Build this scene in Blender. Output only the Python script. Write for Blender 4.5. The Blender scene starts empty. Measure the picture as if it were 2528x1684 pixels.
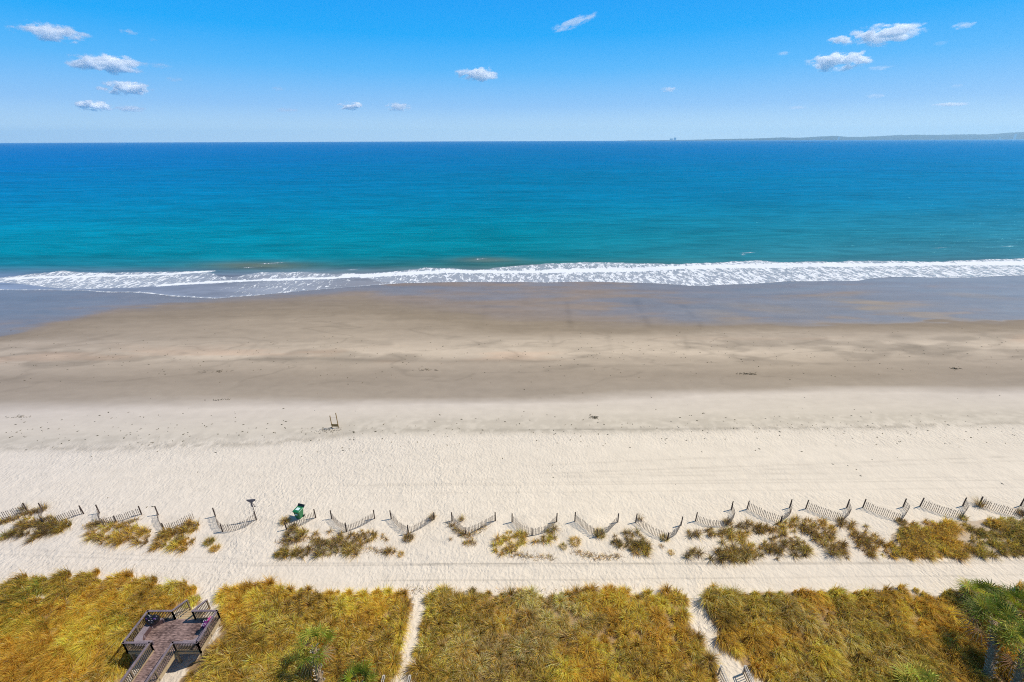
import bpy, math, random
import numpy as np
from mathutils import Vector, Matrix, Euler

random.seed(7)
rng = np.random.default_rng(7)
scene = bpy.context.scene
COL = scene.collection

# ------------------------------------------------------------------ camera
FPX, W0, H0 = 1124.0, 2528.0, 1684.0
PITCH = math.atan(495.0 / FPX)
ROLL = math.radians(-0.20)
CAMH = 38.0
cam_d = bpy.data.cameras.new("camera")
cam_d.sensor_width = 36.0
cam_d.lens = 36.0 * FPX / W0
cam_d.clip_start = 0.5
cam_d.clip_end = 120000.0
cam = bpy.data.objects.new("camera", cam_d)
COL.objects.link(cam)
RM = Matrix.Rotation(math.pi / 2 - PITCH, 3, 'X') @ Matrix.Rotation(ROLL, 3, 'Z')
cam.matrix_world = Matrix.Translation((0, 0, CAMH)) @ RM.to_4x4()
scene.camera = cam
R = np.array(RM)

# ------------------------------------------------------------------ world
SUN_EL = math.radians(50)
SUN_AZ = math.atan2(0.955, 0.30)          # clockwise from +Y
sun_dir = Vector((math.cos(SUN_EL) * math.sin(SUN_AZ), math.cos(SUN_EL) * math.cos(SUN_AZ), math.sin(SUN_EL)))
world = bpy.data.worlds.new("World")
scene.world = world
world.use_nodes = True
wn, wl = world.node_tree.nodes, world.node_tree.links
bg = wn["Background"]
sky = wn.new("ShaderNodeTexSky")
sky.sky_type = 'NISHITA'
sky.sun_disc = False
sky.sun_elevation = SUN_EL
sky.sun_rotation = SUN_AZ
sky.altitude = 0
sky.air_density = 1.0
sky.dust_density = 0.4
sky.ozone_density = 2.5
geo = wn.new("ShaderNodeNewGeometry")
sep = wn.new("ShaderNodeSeparateXYZ")
wl.new(geo.outputs["Incoming"], sep.inputs[0])
neg = wn.new("ShaderNodeMath"); neg.operation = 'MULTIPLY'; neg.inputs[1].default_value = -1.0
wl.new(sep.outputs["Z"], neg.inputs[0])
ramp = wn.new("ShaderNodeValToRGB")
wl.new(neg.outputs[0], ramp.inputs[0])
SKYRAMP = [(0.0, (0.56, 0.77, 0.96)), (0.022, (0.52, 0.75, 0.96)), (0.06, (0.29, 0.58, 0.97)),
           (0.12, (0.09, 0.48, 0.99)), (0.175, (0.0, 0.40, 0.98)), (0.23, (0.0, 0.35, 0.95)),
           (0.42, (0.02, 0.15, 0.42)), (1.0, (0.08, 0.14, 0.25))]
el = ramp.color_ramp.elements
el[0].position, el[0].color = SKYRAMP[0][0], (*SKYRAMP[0][1], 1)
el[1].position, el[1].color = SKYRAMP[-1][0], (*SKYRAMP[-1][1], 1)
for p, c in SKYRAMP[1:-1]:
    e = el.new(p); e.color = (*c, 1)
mul = wn.new("ShaderNodeMix"); mul.data_type = 'RGBA'; mul.blend_type = 'MIX'
mul.inputs[0].default_value = 0.98
sc1 = wn.new("ShaderNodeVectorMath"); sc1.operation = 'SCALE'; sc1.inputs[3].default_value = 10.0
wl.new(ramp.outputs[0], sc1.inputs[0])
wl.new(sky.outputs[0], mul.inputs[6])
wl.new(sc1.outputs[0], mul.inputs[7])
wl.new(mul.outputs[2], bg.inputs[0])
bg.inputs[1].default_value = 0.10

sun_d = bpy.data.lights.new("sun", 'SUN')
sun_d.energy = 4.4
sun_d.angle = math.radians(0.5)
sun_d.color = (1.0, 0.95, 0.87)
sun = bpy.data.objects.new("sun", sun_d)
COL.objects.link(sun)
sun.rotation_euler = sun_dir.to_track_quat('Z', 'Y').to_euler()
sun.location = (60, 20, 80)

scene.view_settings.view_transform = 'Standard'
scene.view_settings.look = 'None'
scene.view_settings.exposure = 0.0
scene.view_settings.gamma = 1.0
scene.cycles.max_bounces = 32
scene.cycles.diffuse_bounces = 3
scene.cycles.glossy_bounces = 3
scene.cycles.transmission_bounces = 4
scene.cycles.volume_bounces = 32
scene.cycles.use_adaptive_sampling = False
scene.cycles.use_denoising = False
scene.cycles.filter_width = 1.1


# ------------------------------------------------------------------ layout helpers
def un(x, y, z=0.0):
    """where the ray of photo pixel (x, y) meets the level z"""
    d = R @ np.array([(x - W0 / 2) / FPX, -(y - H0 / 2) / FPX, -1.0])
    t = (z - CAMH) / d[2]
    return (float(d[0] * t), float(d[1] * t), z)


def pr(X, Y, Z):
    """photo pixel of world points (arrays)"""
    v0, v1, v2 = X, Y, Z - CAMH
    a = R[0, 0] * v0 + R[1, 0] * v1 + R[2, 0] * v2
    b = R[0, 1] * v0 + R[1, 1] * v1 + R[2, 1] * v2
    c = -(R[0, 2] * v0 + R[1, 2] * v1 + R[2, 2] * v2)
    c = np.maximum(c, 0.5)
    return W0 / 2 + FPX * a / c, H0 / 2 - FPX * b / c


def hash2(i, j, s):
    n = (i * 374761393 + j * 668265263 + s * 974634777) & 0x7fffffff
    n = ((n ^ (n >> 13)) * 1274126177) & 0x7fffffff
    n = ((n ^ (n >> 16)) * 1103515245 + 12345) & 0x7fffffff
    return ((n >> 8) & 0xffff) / 65535.0


def vnoise(x, y, s=0):
    xi = np.floor(x).astype(np.int64); yi = np.floor(y).astype(np.int64)
    fx = x - xi; fy = y - yi
    fx = fx * fx * (3 - 2 * fx); fy = fy * fy * (3 - 2 * fy)
    a = hash2(xi, yi, s); b = hash2(xi + 1, yi, s); c = hash2(xi, yi + 1, s); d = hash2(xi + 1, yi + 1, s)
    return (a * (1 - fx) + b * fx) * (1 - fy) + (c * (1 - fx) + d * fx) * fy


def fbm(x, y, s=0, o=4):
    r = 0; a = 0.5; t = 0
    for k in range(o):
        r = r + a * vnoise(x, y, s + k * 17); t += a
        x = x * 2.03 + 5.1; y = y * 2.03 + 1.7; a *= 0.5
    return r / t


def sstep(a, b, x):
    t = np.clip((x - a) / (b - a), 0, 1)
    return t * t * (3 - 2 * t)


def lin(c):
    c = np.array(c, float) / 255.0
    return np.where(c <= 0.04045, c / 12.92, ((c + 0.055) / 1.055) ** 2.4)


def inpoly(px, py, poly):
    r = np.zeros(px.shape, bool)
    n = len(poly)
    for i in range(n):
        x1, y1 = poly[i]; x2, y2 = poly[(i + 1) % n]
        if y1 == y2:
            continue
        c = ((y1 > py) != (y2 > py)) & (px < (x2 - x1) * (py - y1) / (y2 - y1) + x1)
        r ^= c
    return r


# traced shoreline (photo pixels): front of the swash
SHORE = [(-600, 712), (0, 715), (110, 715), (214, 717), (268, 722), (320, 723), (367, 726), (420, 733), (535, 736), (627, 730),
         (720, 722), (830, 712), (930, 702), (992, 699), (1080, 697), (1278, 696), (1351, 699), (1473, 697), (1626, 700),
         (1700, 706), (1741, 707), (1805, 703), (1876, 700), (1946, 695), (2115, 693), (2147, 688), (2210, 685),
         (2298, 685), (2403, 684), (2474, 681), (2528, 680), (3200, 672)]
SEA_Z = -0.6
_sh = np.array([un(x, y, SEA_Z)[:2] for x, y in SHORE])
_ord = np.argsort(_sh[:, 0]); _sh = _sh[_ord]


def shoreY(X):
    return np.interp(X, _sh[:, 0], _sh[:, 1])


# dune vegetation outlines in photo pixels of the ground (y may run below the frame)
G1 = [(-700, 1500), (-200, 1465), (0, 1452), (30, 1440), (60, 1424), (75, 1424), (62, 1446), (110, 1425), (200, 1419), (330, 1428), (480, 1446), (495, 1462), (492, 1484), (440, 1492), (350, 1560), (300, 1720), (240, 2100), (-900, 2100)]
G1HOLE = [(78, 1480), (95, 1465), (140, 1455), (148, 1462), (110, 1482)]
G2 = [(556, 1462), (600, 1446), (660, 1445), (740, 1458), (860, 1462), (950, 1458), (1012, 1463), (1010, 1490), (1000, 1530), (990, 1580), (980, 1640), (968, 1760), (940, 2100), (330, 2100), (400, 1760), (445, 1668), (480, 1620), (545, 1560), (545, 1500)]
G3 = [(1056, 1464), (1130, 1458), (1400, 1464), (1520, 1458), (1600, 1466), (1640, 1459), (1694, 1464), (1700, 1530), (1735, 1585), (1765, 1640), (1770, 1700), (1790, 2100), (1010, 2100), (1020, 1700), (1032, 1600), (1048, 1530)]
G4 = [(1742, 1456), (1900, 1458), (2020, 1454), (2250, 1458), (2320, 1468), (2360, 1448), (2528, 1452), (3200, 1470), (3500, 2100), (1960, 2100), (1905, 1720), (1875, 1668), (1820, 1620), (1770, 1560), (1748, 1500)]
R1 = [(1690, 1376), (1697, 1312), (1740, 1306), (1800, 1292), (1900, 1300), (1960, 1284), (2000, 1278), (2085, 1285), (2180, 1318), (2195, 1345), (2190, 1377), (2000, 1382), (1800, 1387)]
R2 = [(2180, 1377), (2196, 1330), (2228, 1292), (2300, 1290), (2400, 1287), (2528, 1280), (2900, 1284), (2900, 1368), (2528, 1368), (2420, 1376), (2250, 1380)]
M1 = [(666, 1376), (680, 1340), (690, 1312), (712, 1292), (745, 1306), (816, 1304), (860, 1318), (924, 1308), (958, 1316), (950, 1352), (985, 1368), (905, 1370), (816, 1366), (750, 1374), (690, 1376)]
M4 = [(1218, 1368), (1226, 1336), (1250, 1308), (1290, 1312), (1310, 1322), (1380, 1296), (1372, 1330), (1340, 1346), (1292, 1340), (1262, 1374)]
M6 = [(1530, 1308), (1570, 1314), (1596, 1345), (1618, 1374), (1560, 1370), (1512, 1344)]
L1 = [(36, 1322), (46, 1298), (84, 1270), (120, 1280), (172, 1298), (150, 1318), (110, 1330), (75, 1340)]
L3 = [(205, 1330), (230, 1300), (262, 1296), (330, 1290), (384, 1304), (376, 1334), (306, 1352), (235, 1344)]
L4 = [(368, 1354), (394, 1316), (430, 1300), (484, 1288), (504, 1308), (476, 1342), (456, 1366), (420, 1360)]
M9 = [(1104, 1342), (1112, 1326), (1150, 1322), (1186, 1328), (1176, 1342), (1140, 1352), (1112, 1348)]
ALLV = [G1, G2, G3, G4, R1, R2, M1, M4, M6, L1, L3, L4]


def ground_z(X, Y):
    X = np.asarray(X, float); Y = np.asarray(Y, float)
    ys = shoreY(X)
    d = ys - Y
    z = np.where(d > 0, SEA_Z + 0.011 * d, SEA_Z + 0.03 * d)
    z = np.minimum(z, 0.0)
    z = np.maximum(z, -1.6)
    # gentle relief of the upper beach and dunes
    up = sstep(75, 50, Y)
    z = z + up * 0.10 * (fbm(X * 0.06, Y * 0.12, 3, 3) - 0.5)
    dune = sstep(29.6, 27.0, Y)
    z = z + dune * (0.10 + 0.45 * (fbm(X * 0.16 + 9, Y * 0.2, 11, 3) - 0.35))
    hum = np.exp(-((Y - 36.2) / 2.3) ** 2)
    z = z + hum * 0.35 * np.clip(fbm(X * 0.22, Y * 0.35, 21, 3) - 0.4, 0, 1) * 2
    z = z - 0.85 * np.exp(-((X + 27.4) / 5.2) ** 2) * sstep(25.6, 23.4, Y) * sstep(12, 19, Y)
    # low back berm at the wrack line
    z = z + 0.10 * np.exp(-((Y - 54.5 - 0.02 * X) / 1.6) ** 2)
    return z


# ------------------------------------------------------------------ object helpers
def link(o, parent=None):
    COL.objects.link(o)
    if parent is not None:
        o.parent = parent
    return o


def tag(o, label=None, cat=None, group=None, kind=None):
    if label: o["label"] = label
    if cat: o["category"] = cat
    if group: o["group"] = group
    if kind: o["kind"] = kind
    return o


def empty(name, loc=(0, 0, 0), rz=0.0):
    o = bpy.data.objects.new(name, None)
    o.empty_display_size = 0.3
    o.location = loc; o.rotation_euler = (0, 0, rz)
    return link(o)


def np_mesh(name, V, loop_idx, starts, totals, mat, parent=None, smooth=False, colors=None, attrs=None):
    me = bpy.data.meshes.new(name)
    me.vertices.add(len(V)); me.vertices.foreach_set("co", np.asarray(V, np.float32).ravel())
    me.loops.add(len(loop_idx)); me.loops.foreach_set("vertex_index", np.asarray(loop_idx, np.int32))
    me.polygons.add(len(starts))
    me.polygons.foreach_set("loop_start", np.asarray(starts, np.int32))
    me.polygons.foreach_set("loop_total", np.asarray(totals, np.int32))
    if smooth:
        me.polygons.foreach_set("use_smooth", np.ones(len(starts), bool))
    me.update(calc_edges=True)
    if colors is not None:
        a = me.color_attributes.new("col", 'FLOAT_COLOR', 'POINT')
        c = np.ones((len(V), 4), np.float32); c[:, :3] = colors
        a.data.foreach_set("color", c.ravel())
    for k, v in (attrs or {}).items():
        a = me.attributes.new(k, 'FLOAT', 'POINT')
        a.data.foreach_set("value", np.asarray(v, np.float32))
    if mat: me.materials.append(mat)
    return link(bpy.data.objects.new(name, me), parent)


class MB:
    """collects boxes, tubes and polygons into one mesh"""
    def __init__(s):
        s.v = []; s.f = []

    def add(s, vs, fs):
        o = len(s.v)
        s.v += [tuple(v) for v in vs]
        s.f += [tuple(o + i for i in f) for f in fs]

    def box(s, c, size, rot=None):
        hx, hy, hz = size[0] / 2, size[1] / 2, size[2] / 2
        vs = [Vector((x, y, z)) for x in (-hx, hx) for y in (-hy, hy) for z in (-hz, hz)]
        if rot is not None: vs = [rot @ v for v in vs]
        c = Vector(c)
        s.add([v + c for v in vs], [(0, 1, 3, 2), (4, 6, 7, 5), (0, 4, 5, 1), (2, 3, 7, 6), (0, 2, 6, 4), (1, 5, 7, 3)])

    def beam(s, a, b, w, h, up=(0, 0, 1)):
        """box from a to b, w wide sideways, h deep along up"""
        a = Vector(a); b = Vector(b); d = b - a; L = d.length
        if L < 1e-6: return
        d.normalize(); u = Vector(up)
        side = d.cross(u)
        if side.length < 1e-4: side = d.cross(Vector((1, 0, 0)))
        side.normalize(); u = side.cross(d).normalized()
        vs = []
        for p in (a, b):
            for i in (-1, 1):
                for j in (-1, 1):
                    vs.append(p + side * (i * w / 2) + u * (j * h / 2))
        s.add(vs, [(0, 2, 3, 1), (4, 5, 7, 6), (0, 1, 5, 4), (2, 6, 7, 3), (0, 4, 6, 2), (1, 3, 7, 5)])

    def tube(s, pts, rad, n=8, cap=True):
        pts = [Vector(p) for p in pts]
        if not hasattr(rad, '__len__'): rad = [rad] * len(pts)
        rings = []
        for i, p in enumerate(pts):
            d = (pts[min(i + 1, len(pts) - 1)] - pts[max(i - 1, 0)]).normalized()
            a = d.cross(Vector((0.13, 0.97, 0.2))).normalized(); b = d.cross(a)
            rings.append([p + (a * math.cos(2 * math.pi * k / n) + b * math.sin(2 * math.pi * k / n)) * rad[i] for k in range(n)])
        fs = []
        for i in range(len(pts) - 1):
            for k in range(n):
                fs.append((i * n + k, i * n + (k + 1) % n, (i + 1) * n + (k + 1) % n, (i + 1) * n + k))
        if cap:
            fs.append(tuple(range(n - 1, -1, -1))); fs.append(tuple((len(pts) - 1) * n + k for k in range(n)))
        s.add([v for r in rings for v in r], fs)

    def build(s, name, mat, parent=None, smooth=False, bevel=0):
        me = bpy.data.meshes.new(name)
        me.from_pydata([tuple(v) for v in s.v], [], s.f)
        if smooth:
            for p in me.polygons: p.use_smooth = True
        me.materials.append(mat)
        o = link(bpy.data.objects.new(name, me), parent)
        if bevel:
            m = o.modifiers.new("bevel", 'BEVEL'); m.width = bevel; m.segments = 2
        return o


# ------------------------------------------------------------------ materials
def new_mat(name):
    m = bpy.data.materials.new(name); m.use_nodes = True
    return m, m.node_tree.nodes, m.node_tree.links, m.node_tree.nodes["Principled BSDF"]


def nd(n, t, **kw):
    x = n.new(t)
    for k, v in kw.items(): setattr(x, k, v)
    return x


def mixc(n, l, f, a, b, mode='MIX'):
    m = nd(n, "ShaderNodeMix", data_type='RGBA', blend_type=mode)
    for s, v in ((0, f), (6, a), (7, b)):
        if isinstance(v, bpy.types.NodeSocket): l.new(v, m.inputs[s])
        elif s == 0: m.inputs[0].default_value = v
        else: m.inputs[s].default_value = (*v, 1)
    return m.outputs[2]


def mth(n, l, op, a, b=0.0, c=0.0, clamp=False):
    m = nd(n, "ShaderNodeMath", operation=op, use_clamp=clamp)
    for s, v in ((0, a), (1, b), (2, c)):
        if isinstance(v, bpy.types.NodeSocket): l.new(v, m.inputs[s])
        else: m.inputs[s].default_value = v
    return m.outputs[0]


def maprange(n, l, v, a, b, c=0.0, d=1.0, smooth=True):
    m = nd(n, "ShaderNodeMapRange", interpolation_type='SMOOTHSTEP' if smooth else 'LINEAR')
    l.new(v, m.inputs[0])
    for i, x in enumerate((a, b, c, d)):
        if isinstance(x, bpy.types.NodeSocket): l.new(x, m.inputs[i + 1])
        else: m.inputs[i + 1].default_value = x
    return m.outputs[0]


def noise(n, l, scale, detail=3.0, rough=0.55, vec=None, sc=(1, 1, 1), rot=(0, 0, 0), dist=0.0):
    t = nd(n, "ShaderNodeTexCoord")
    mp = nd(n, "ShaderNodeMapping")
    mp.inputs["Scale"].default_value = sc; mp.inputs["Rotation"].default_value = rot
    l.new(vec or t.outputs["Object"], mp.inputs[0])
    x = nd(n, "ShaderNodeTexNoise")
    l.new(mp.outputs[0], x.inputs["Vector"])
    x.inputs["Scale"].default_value = scale; x.inputs["Detail"].default_value = detail
    x.inputs["Roughness"].default_value = rough; x.inputs["Distortion"].default_value = dist
    return x.outputs[0]


def wood_mat(name, c1, c2, sc=(1, 12, 12), rough=0.7, spec=0.3):
    m, n, l, b = new_mat(name)
    a = noise(n, l, 2.2, 4, 0.6, sc=sc)
    a2 = noise(n, l, 0.9, 3, 0.6)
    f = mth(n, l, 'ADD', mth(n, l, 'MULTIPLY', a, 0.6), mth(n, l, 'MULTIPLY', a2, 0.4))
    f = maprange(n, l, f, 0.35, 0.65)
    l.new(mixc(n, l, f, c1, c2), b.inputs["Base Color"])
    b.inputs["Roughness"].default_value = rough
    b.inputs["Specular IOR Level"].default_value = spec
    bp = nd(n, "ShaderNodeBump"); bp.inputs["Strength"].default_value = 0.4; bp.inputs["Distance"].default_value = 0.01
    l.new(a, bp.inputs["Height"]); l.new(bp.outputs[0], b.inputs["Normal"])
    return m


def plain_mat(name, c, rough=0.6, spec=0.4, var=0.12, sc=4.0):
    m, n, l, b = new_mat(name)
    a = noise(n, l, sc, 4, 0.6)
    c = np.array(c)
    l.new(mixc(n, l, a, tuple(c * (1 - var)), tuple(np.minimum(c * (1 + var), 1))), b.inputs["Base Color"])
    b.inputs["Roughness"].default_value = rough; b.inputs["Specular IOR Level"].default_value = spec
    return m


def leaf_mat(name, trans=0.3):
    m, n, l, b = new_mat(name)
    at = nd(n, "ShaderNodeAttribute", attribute_name="col")
    l.new(at.outputs[0], b.inputs["Base Color"])
    b.inputs["Roughness"].default_value = 0.6; b.inputs["Specular IOR Level"].default_value = 0.25
    t = nd(n, "ShaderNodeBsdfTranslucent"); l.new(at.outputs[0], t.inputs[0])
    mx = nd(n, "ShaderNodeMixShader"); mx.inputs[0].default_value = trans
    l.new(b.outputs[0], mx.inputs[1]); l.new(t.outputs[0], mx.inputs[2])
    l.new(mx.outputs[0], n["Material Output"].inputs[0])
    return m


M_GRASS = leaf_mat("grass_blades", 0.45)
M_PALM = leaf_mat("palm_leaf", 0.38)
M_DECK = wood_mat("weathered_plank", (0.05, 0.025, 0.022), (0.44, 0.29, 0.245), sc=(1.6, 9, 6), rough=0.6, spec=0.45)
M_RAIL = wood_mat("weathered_rail", (0.15, 0.11, 0.115), (0.27, 0.20, 0.205), sc=(4, 4, 4), rough=0.55, spec=0.5)
M_APRON = wood_mat("dark_apron", (0.075, 0.04, 0.038), (0.13, 0.075, 0.07), sc=(3, 3, 9), rough=0.7)
M_BENCH = wood_mat("grey_bench", (0.20, 0.155, 0.165), (0.34, 0.27, 0.28), sc=(9, 3, 3), rough=0.6)
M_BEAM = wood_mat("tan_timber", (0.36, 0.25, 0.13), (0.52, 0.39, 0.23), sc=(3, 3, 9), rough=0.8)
M_SLAT = wood_mat("baluster_timber", (0.13, 0.09, 0.055), (0.24, 0.175, 0.11), sc=(6, 6, 2), rough=0.8)
M_FENCE = wood_mat("fence_slat", (0.13, 0.10, 0.08), (0.26, 0.205, 0.165), sc=(6, 6, 2), rough=0.85, spec=0.2)
M_FPOST = wood_mat("fence_post", (0.055, 0.036, 0.028), (0.12, 0.085, 0.065), sc=(6, 6, 2), rough=0.85, spec=0.2)
M_PALEW = wood_mat("sun_bleached_timber", (0.42, 0.36, 0.29), (0.62, 0.55, 0.46), sc=(3, 12, 4), rough=0.8)
M_STAND = wood_mat("ochre_timber", (0.27, 0.16, 0.05), (0.40, 0.26, 0.10), sc=(6, 6, 2), rough=0.8)


# ------------------------------------------------------------------ beach ground
def grid_faces(nx, ny):
    i = np.arange(ny - 1)[:, None] * nx + np.arange(nx - 1)[None, :]
    f = np.stack([i, i + 1, i + 1 + nx, i + nx], -1).reshape(-1, 4)
    return f.ravel(), np.arange(len(f)) * 4, np.full(len(f), 4)


def axis(*segs):
    out = []
    for a, b, st in segs:
        k = max(1, int(round((b - a) / st)))
        out.append(np.linspace(a, b, k, endpoint=False))
    out.append(np.array([segs[-1][1]]))
    return np.concatenate(out)


XS = axis((-2600, -900, 170), (-900, -300, 40), (-300, -190, 4), (-190, -66, 0.8), (-66, 66, 0.22), (66, 190, 0.8), (190, 300, 4), (300, 900, 40), (900, 2600, 170))
YS = axis((-120, -20, 20), (-20, 14, 2), (14, 29, 0.25), (29, 44, 0.14), (44, 66, 0.28), (66, 120, 0.45), (120, 185, 0.7), (185, 260, 10))


def colour_beach(px, py, X, Y):
    xk = [-600, 0, 330, 600, 900, 1264, 1700, 2100, 2528, 3200]
    K = np.array([
        [700, 830, 845, 868, 888, 905, 940, 985, 1018, 1092, 1118, 1200, 1700],
        [700, 828, 842, 866, 886, 902, 935, 985, 1018, 1092, 1118, 1200, 1700],
        [700, 765, 790, 858, 882, 902, 935, 985, 1014, 1090, 1114, 1200, 1700],
        [700, 742, 770, 852, 878, 900, 935, 985, 1010, 1080, 1106, 1200, 1700],
        [700, 735, 765, 838, 872, 896, 935, 982, 1004, 1068, 1090, 1200, 1700],
        [700, 790, 806, 836, 866, 890, 930, 976, 998, 1060, 1078, 1200, 1700],
        [700, 803, 811, 832, 866, 890, 930, 965, 986, 1054, 1072, 1200, 1700],
        [700, 800, 808, 828, 860, 890, 928, 960, 978, 1047, 1064, 1200, 1700],
        [700, 793, 800, 822, 856, 888, 925, 955, 975, 1040, 1060, 1200, 1700],
        [700, 790, 797, 820, 856, 888, 925, 955, 975, 1036, 1056, 1200, 1700]], float)
    n1 = fbm(X * 0.02, Y * 0.12, 5, 4) - 0.5
    n2 = fbm(X * 0.09, Y * 0.35, 9, 4) - 0.5
    pyw = py + n1 * 30 + n2 * 12 + 10 * sstep(760, 700, py) * (fbm(X * 0.03, Y * 0, 39, 3) - 0.5)
    k = np.stack([np.interp(px, xk, K[:, j]) for j in range(K.shape[1])], -1)
    t = np.zeros(px.shape)
    for j in range(K.shape[1] - 1):
        t += np.clip((pyw - k[..., j]) / (k[..., j + 1] - k[..., j]), 0, 1)
    C = [(140, 129, 126), (148, 136, 124), (158, 144, 126), (192, 177, 156), (212, 196, 173), (190, 175, 154), (170, 156, 137), (174, 161, 143),
         (220, 209, 194), (216, 207, 193), (233, 223, 209), (236, 225, 209), (237, 226, 210)]
    C = np.array([lin(c) for c in C])
    idx = np.arange(len(C))
    rgb = np.stack([np.interp(t, idx, C[:, j]) for j in range(3)], -1)
    # water film at both sides, bluish from sky reflection put into its colour; mauve in the middle
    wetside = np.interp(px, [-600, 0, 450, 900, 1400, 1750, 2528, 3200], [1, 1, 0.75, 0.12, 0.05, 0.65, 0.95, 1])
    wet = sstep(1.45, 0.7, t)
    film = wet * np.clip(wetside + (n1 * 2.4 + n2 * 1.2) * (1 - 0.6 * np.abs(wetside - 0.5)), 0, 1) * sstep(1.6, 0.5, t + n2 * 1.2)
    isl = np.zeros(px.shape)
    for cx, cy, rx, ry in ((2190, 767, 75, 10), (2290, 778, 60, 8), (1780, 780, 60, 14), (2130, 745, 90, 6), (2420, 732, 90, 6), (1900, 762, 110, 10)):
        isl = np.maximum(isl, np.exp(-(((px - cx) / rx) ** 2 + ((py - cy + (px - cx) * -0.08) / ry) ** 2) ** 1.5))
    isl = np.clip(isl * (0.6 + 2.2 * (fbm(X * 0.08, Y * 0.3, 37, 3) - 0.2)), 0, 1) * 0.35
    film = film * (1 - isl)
    sky_blue = lin((128, 132, 140)) * (1 - sstep(1400, 2400, px)[..., None]) + lin((142, 146, 152)) * sstep(1400, 2400, px)[..., None]; mauve = lin((150, 136, 133)); tan = lin((164, 148, 122))
    rgb = rgb * (1 - film[..., None] * 0.8) + sky_blue * film[..., None] * 0.8
    mv = wet * (1 - film) * np.clip(0.55 + n1 * 2.5, 0, 1)
    rgb = rgb * (1 - mv[..., None] * 0.6) + mauve * mv[..., None] * 0.6
    rgb = rgb * (1 - isl[..., None] * wet[..., None]) + tan * (isl * wet)[..., None]
    # long streaks along the shore
    st = 0.6 * (fbm(X * 0.03 + n2, Y * 0.45, 31, 4) - 0.5) + 0.5 * (fbm(X * 0.25, Y * 0.7 + X * 0.02, 33, 4) - 0.5)
    amp = np.interp(t, [0, 1, 3, 7, 8, 10, 12], [0.26, 0.24, 0.22, 0.12, 0.08, 0.05, 0.035])
    rgb = rgb * (1 + (st * amp * 1.6)[..., None])
    # cusps and runnels of the light bar
    bar = sstep(2.6, 3.6, t) * sstep(5.4, 4.6, t)
    cus = fbm(X * 0.09 + Y * 0.10, Y * 0.22 - X * 0.035, 41, 4)
    rgb = rgb * (1 - (bar * sstep(0.54, 0.36, cus) * 0.26)[..., None])
    rdg = np.exp(-((fbm(X * 0.05 + Y * 0.07, Y * 0.16 - X * 0.02, 43, 3) - 0.5) / 0.018) ** 2)
    rgb = rgb * (1 - (rdg * 0.14 * sstep(1.6, 2.6, t) * sstep(7.4, 5.6, t))[..., None])
    pk = bar * sstep(0.55, 0.75, fbm(X * 0.045, Y * 0.25, 47, 3))
    rgb = rgb * (1 + pk[..., None] * np.array([0.07, -0.01, -0.05]))
    # dark seams of the bar
    for line, wdt, a, x0, x1 in (([(600, 890), (740, 885), (1000, 893), (1200, 890), (1340, 893)], 4, 0.16, 560, 1400),
                                 ([(1264, 905), (1700, 904), (2050, 897), (2300, 893)], 4, 0.10, 1264, 2400),
                                 ([(0, 880), (200, 845), (330, 812)], 4, 0.12, 40, 330), ([(140, 900), (260, 862), (380, 838)], 4, 0.10, 150, 380)):
        yy = np.interp(px, [p[0] for p in line], [p[1] for p in line]) + n2 * 10
        m = np.exp(-((py - yy) / wdt) ** 2) * sstep(x0, x0 + 60, px) * sstep(x1, x1 - 60, px)
        rgb = rgb * (1 - (m * a)[..., None])
    for (x0, y0, x1, y1, wd, a) in ((2205, 828, 2275, 862, 9, 0.2), (1360, 830, 1376, 880, 5, 0.14), (1500, 828, 1512, 878, 5, 0.12), (1690, 832, 1698, 866, 6, 0.16),
                                    (560, 905, 640, 845, 5, 0.12), (660, 850, 600, 895, 5, 0.1), (1400, 748, 1408, 800, 7, 0.2), (1570, 745, 1600, 800, 9, 0.2),
                                    (1672, 742, 1730, 800, 8, 0.22), (1200, 750, 1190, 790, 14, 0.12), (990, 770, 970, 790, 18, 0.12)):
        dx, dy = x1 - x0, y1 - y0
        tt = np.clip(((px - x0) * dx + (py - y0) * dy) / (dx * dx + dy * dy), 0, 1)
        dd = np.hypot(px - x0 - tt * dx, (py - y0 - tt * dy) * 1.4)
        rgb = rgb * (1 - (np.exp(-(dd / (wd * (1 + n2 * 2))) ** 2) * a * 0.5 * (1 + n2 * 3))[..., None])
    # wrack litter line, grey-olive speckle
    wy = np.interp(px, [0, 300, 600, 760, 900, 1264, 1700, 2100, 2400, 2528], [1108, 1106, 1100, 1086, 1064, 1061, 1060, 1054, 1046, 1044])
    w = np.exp(-np.abs((py - wy + n2 * 8) / 7.0) ** 1.5) * 0.8 + 0.45 * np.exp(-((py - wy + 20) / 14) ** 2)
    sp = fbm(X * 1.4, Y * 1.6, 61, 3)
    w = w * sstep(0.40, 0.70, sp * 0.7 + fbm(X * 0.2, Y * 0.3, 67, 3) * 0.5)
    wr = lin((160, 152, 138))
    rgb = rgb * (1 - w[..., None] * 0.6) + wr * (w * 0.6)[..., None]
    # tyre tracks: darker, disturbed sand
    trk = np.zeros(px.shape)
    for y0, y1, x0, x1, a in ((1393, 1386, 560, 2528, 0.16), (1397, 1390, 560, 2528, 0.12), (1434, 1420, 900, 2528, 0.10), (1366, 1393, -50, 640, 0.08), (1352, 1380, -50, 560, 0.06),
                              (1170, 1128, 1264, 2528, 0.07), (1178, 1140, 1264, 2500, 0.05), (1200, 1186, 800, 2528, 0.06), (1196, 1180, 900, 2300, 0.05), (1218, 1205, 900, 2528, 0.04),
                              (1183, 1168, 1100, 2000, 0.05), (1150, 1128, 1264, 1800, 0.05), (1060, 1056, 1264, 2100, 0.10), (1280, 1300, 2200, 2528, 0.0)):
        yy = y0 + (y1 - y0) * np.clip((px - x0) / (x1 - x0), 0, 1) + (fbm(X * 0.05, Y * 0, 71, 2) - 0.5) * 5
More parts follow.
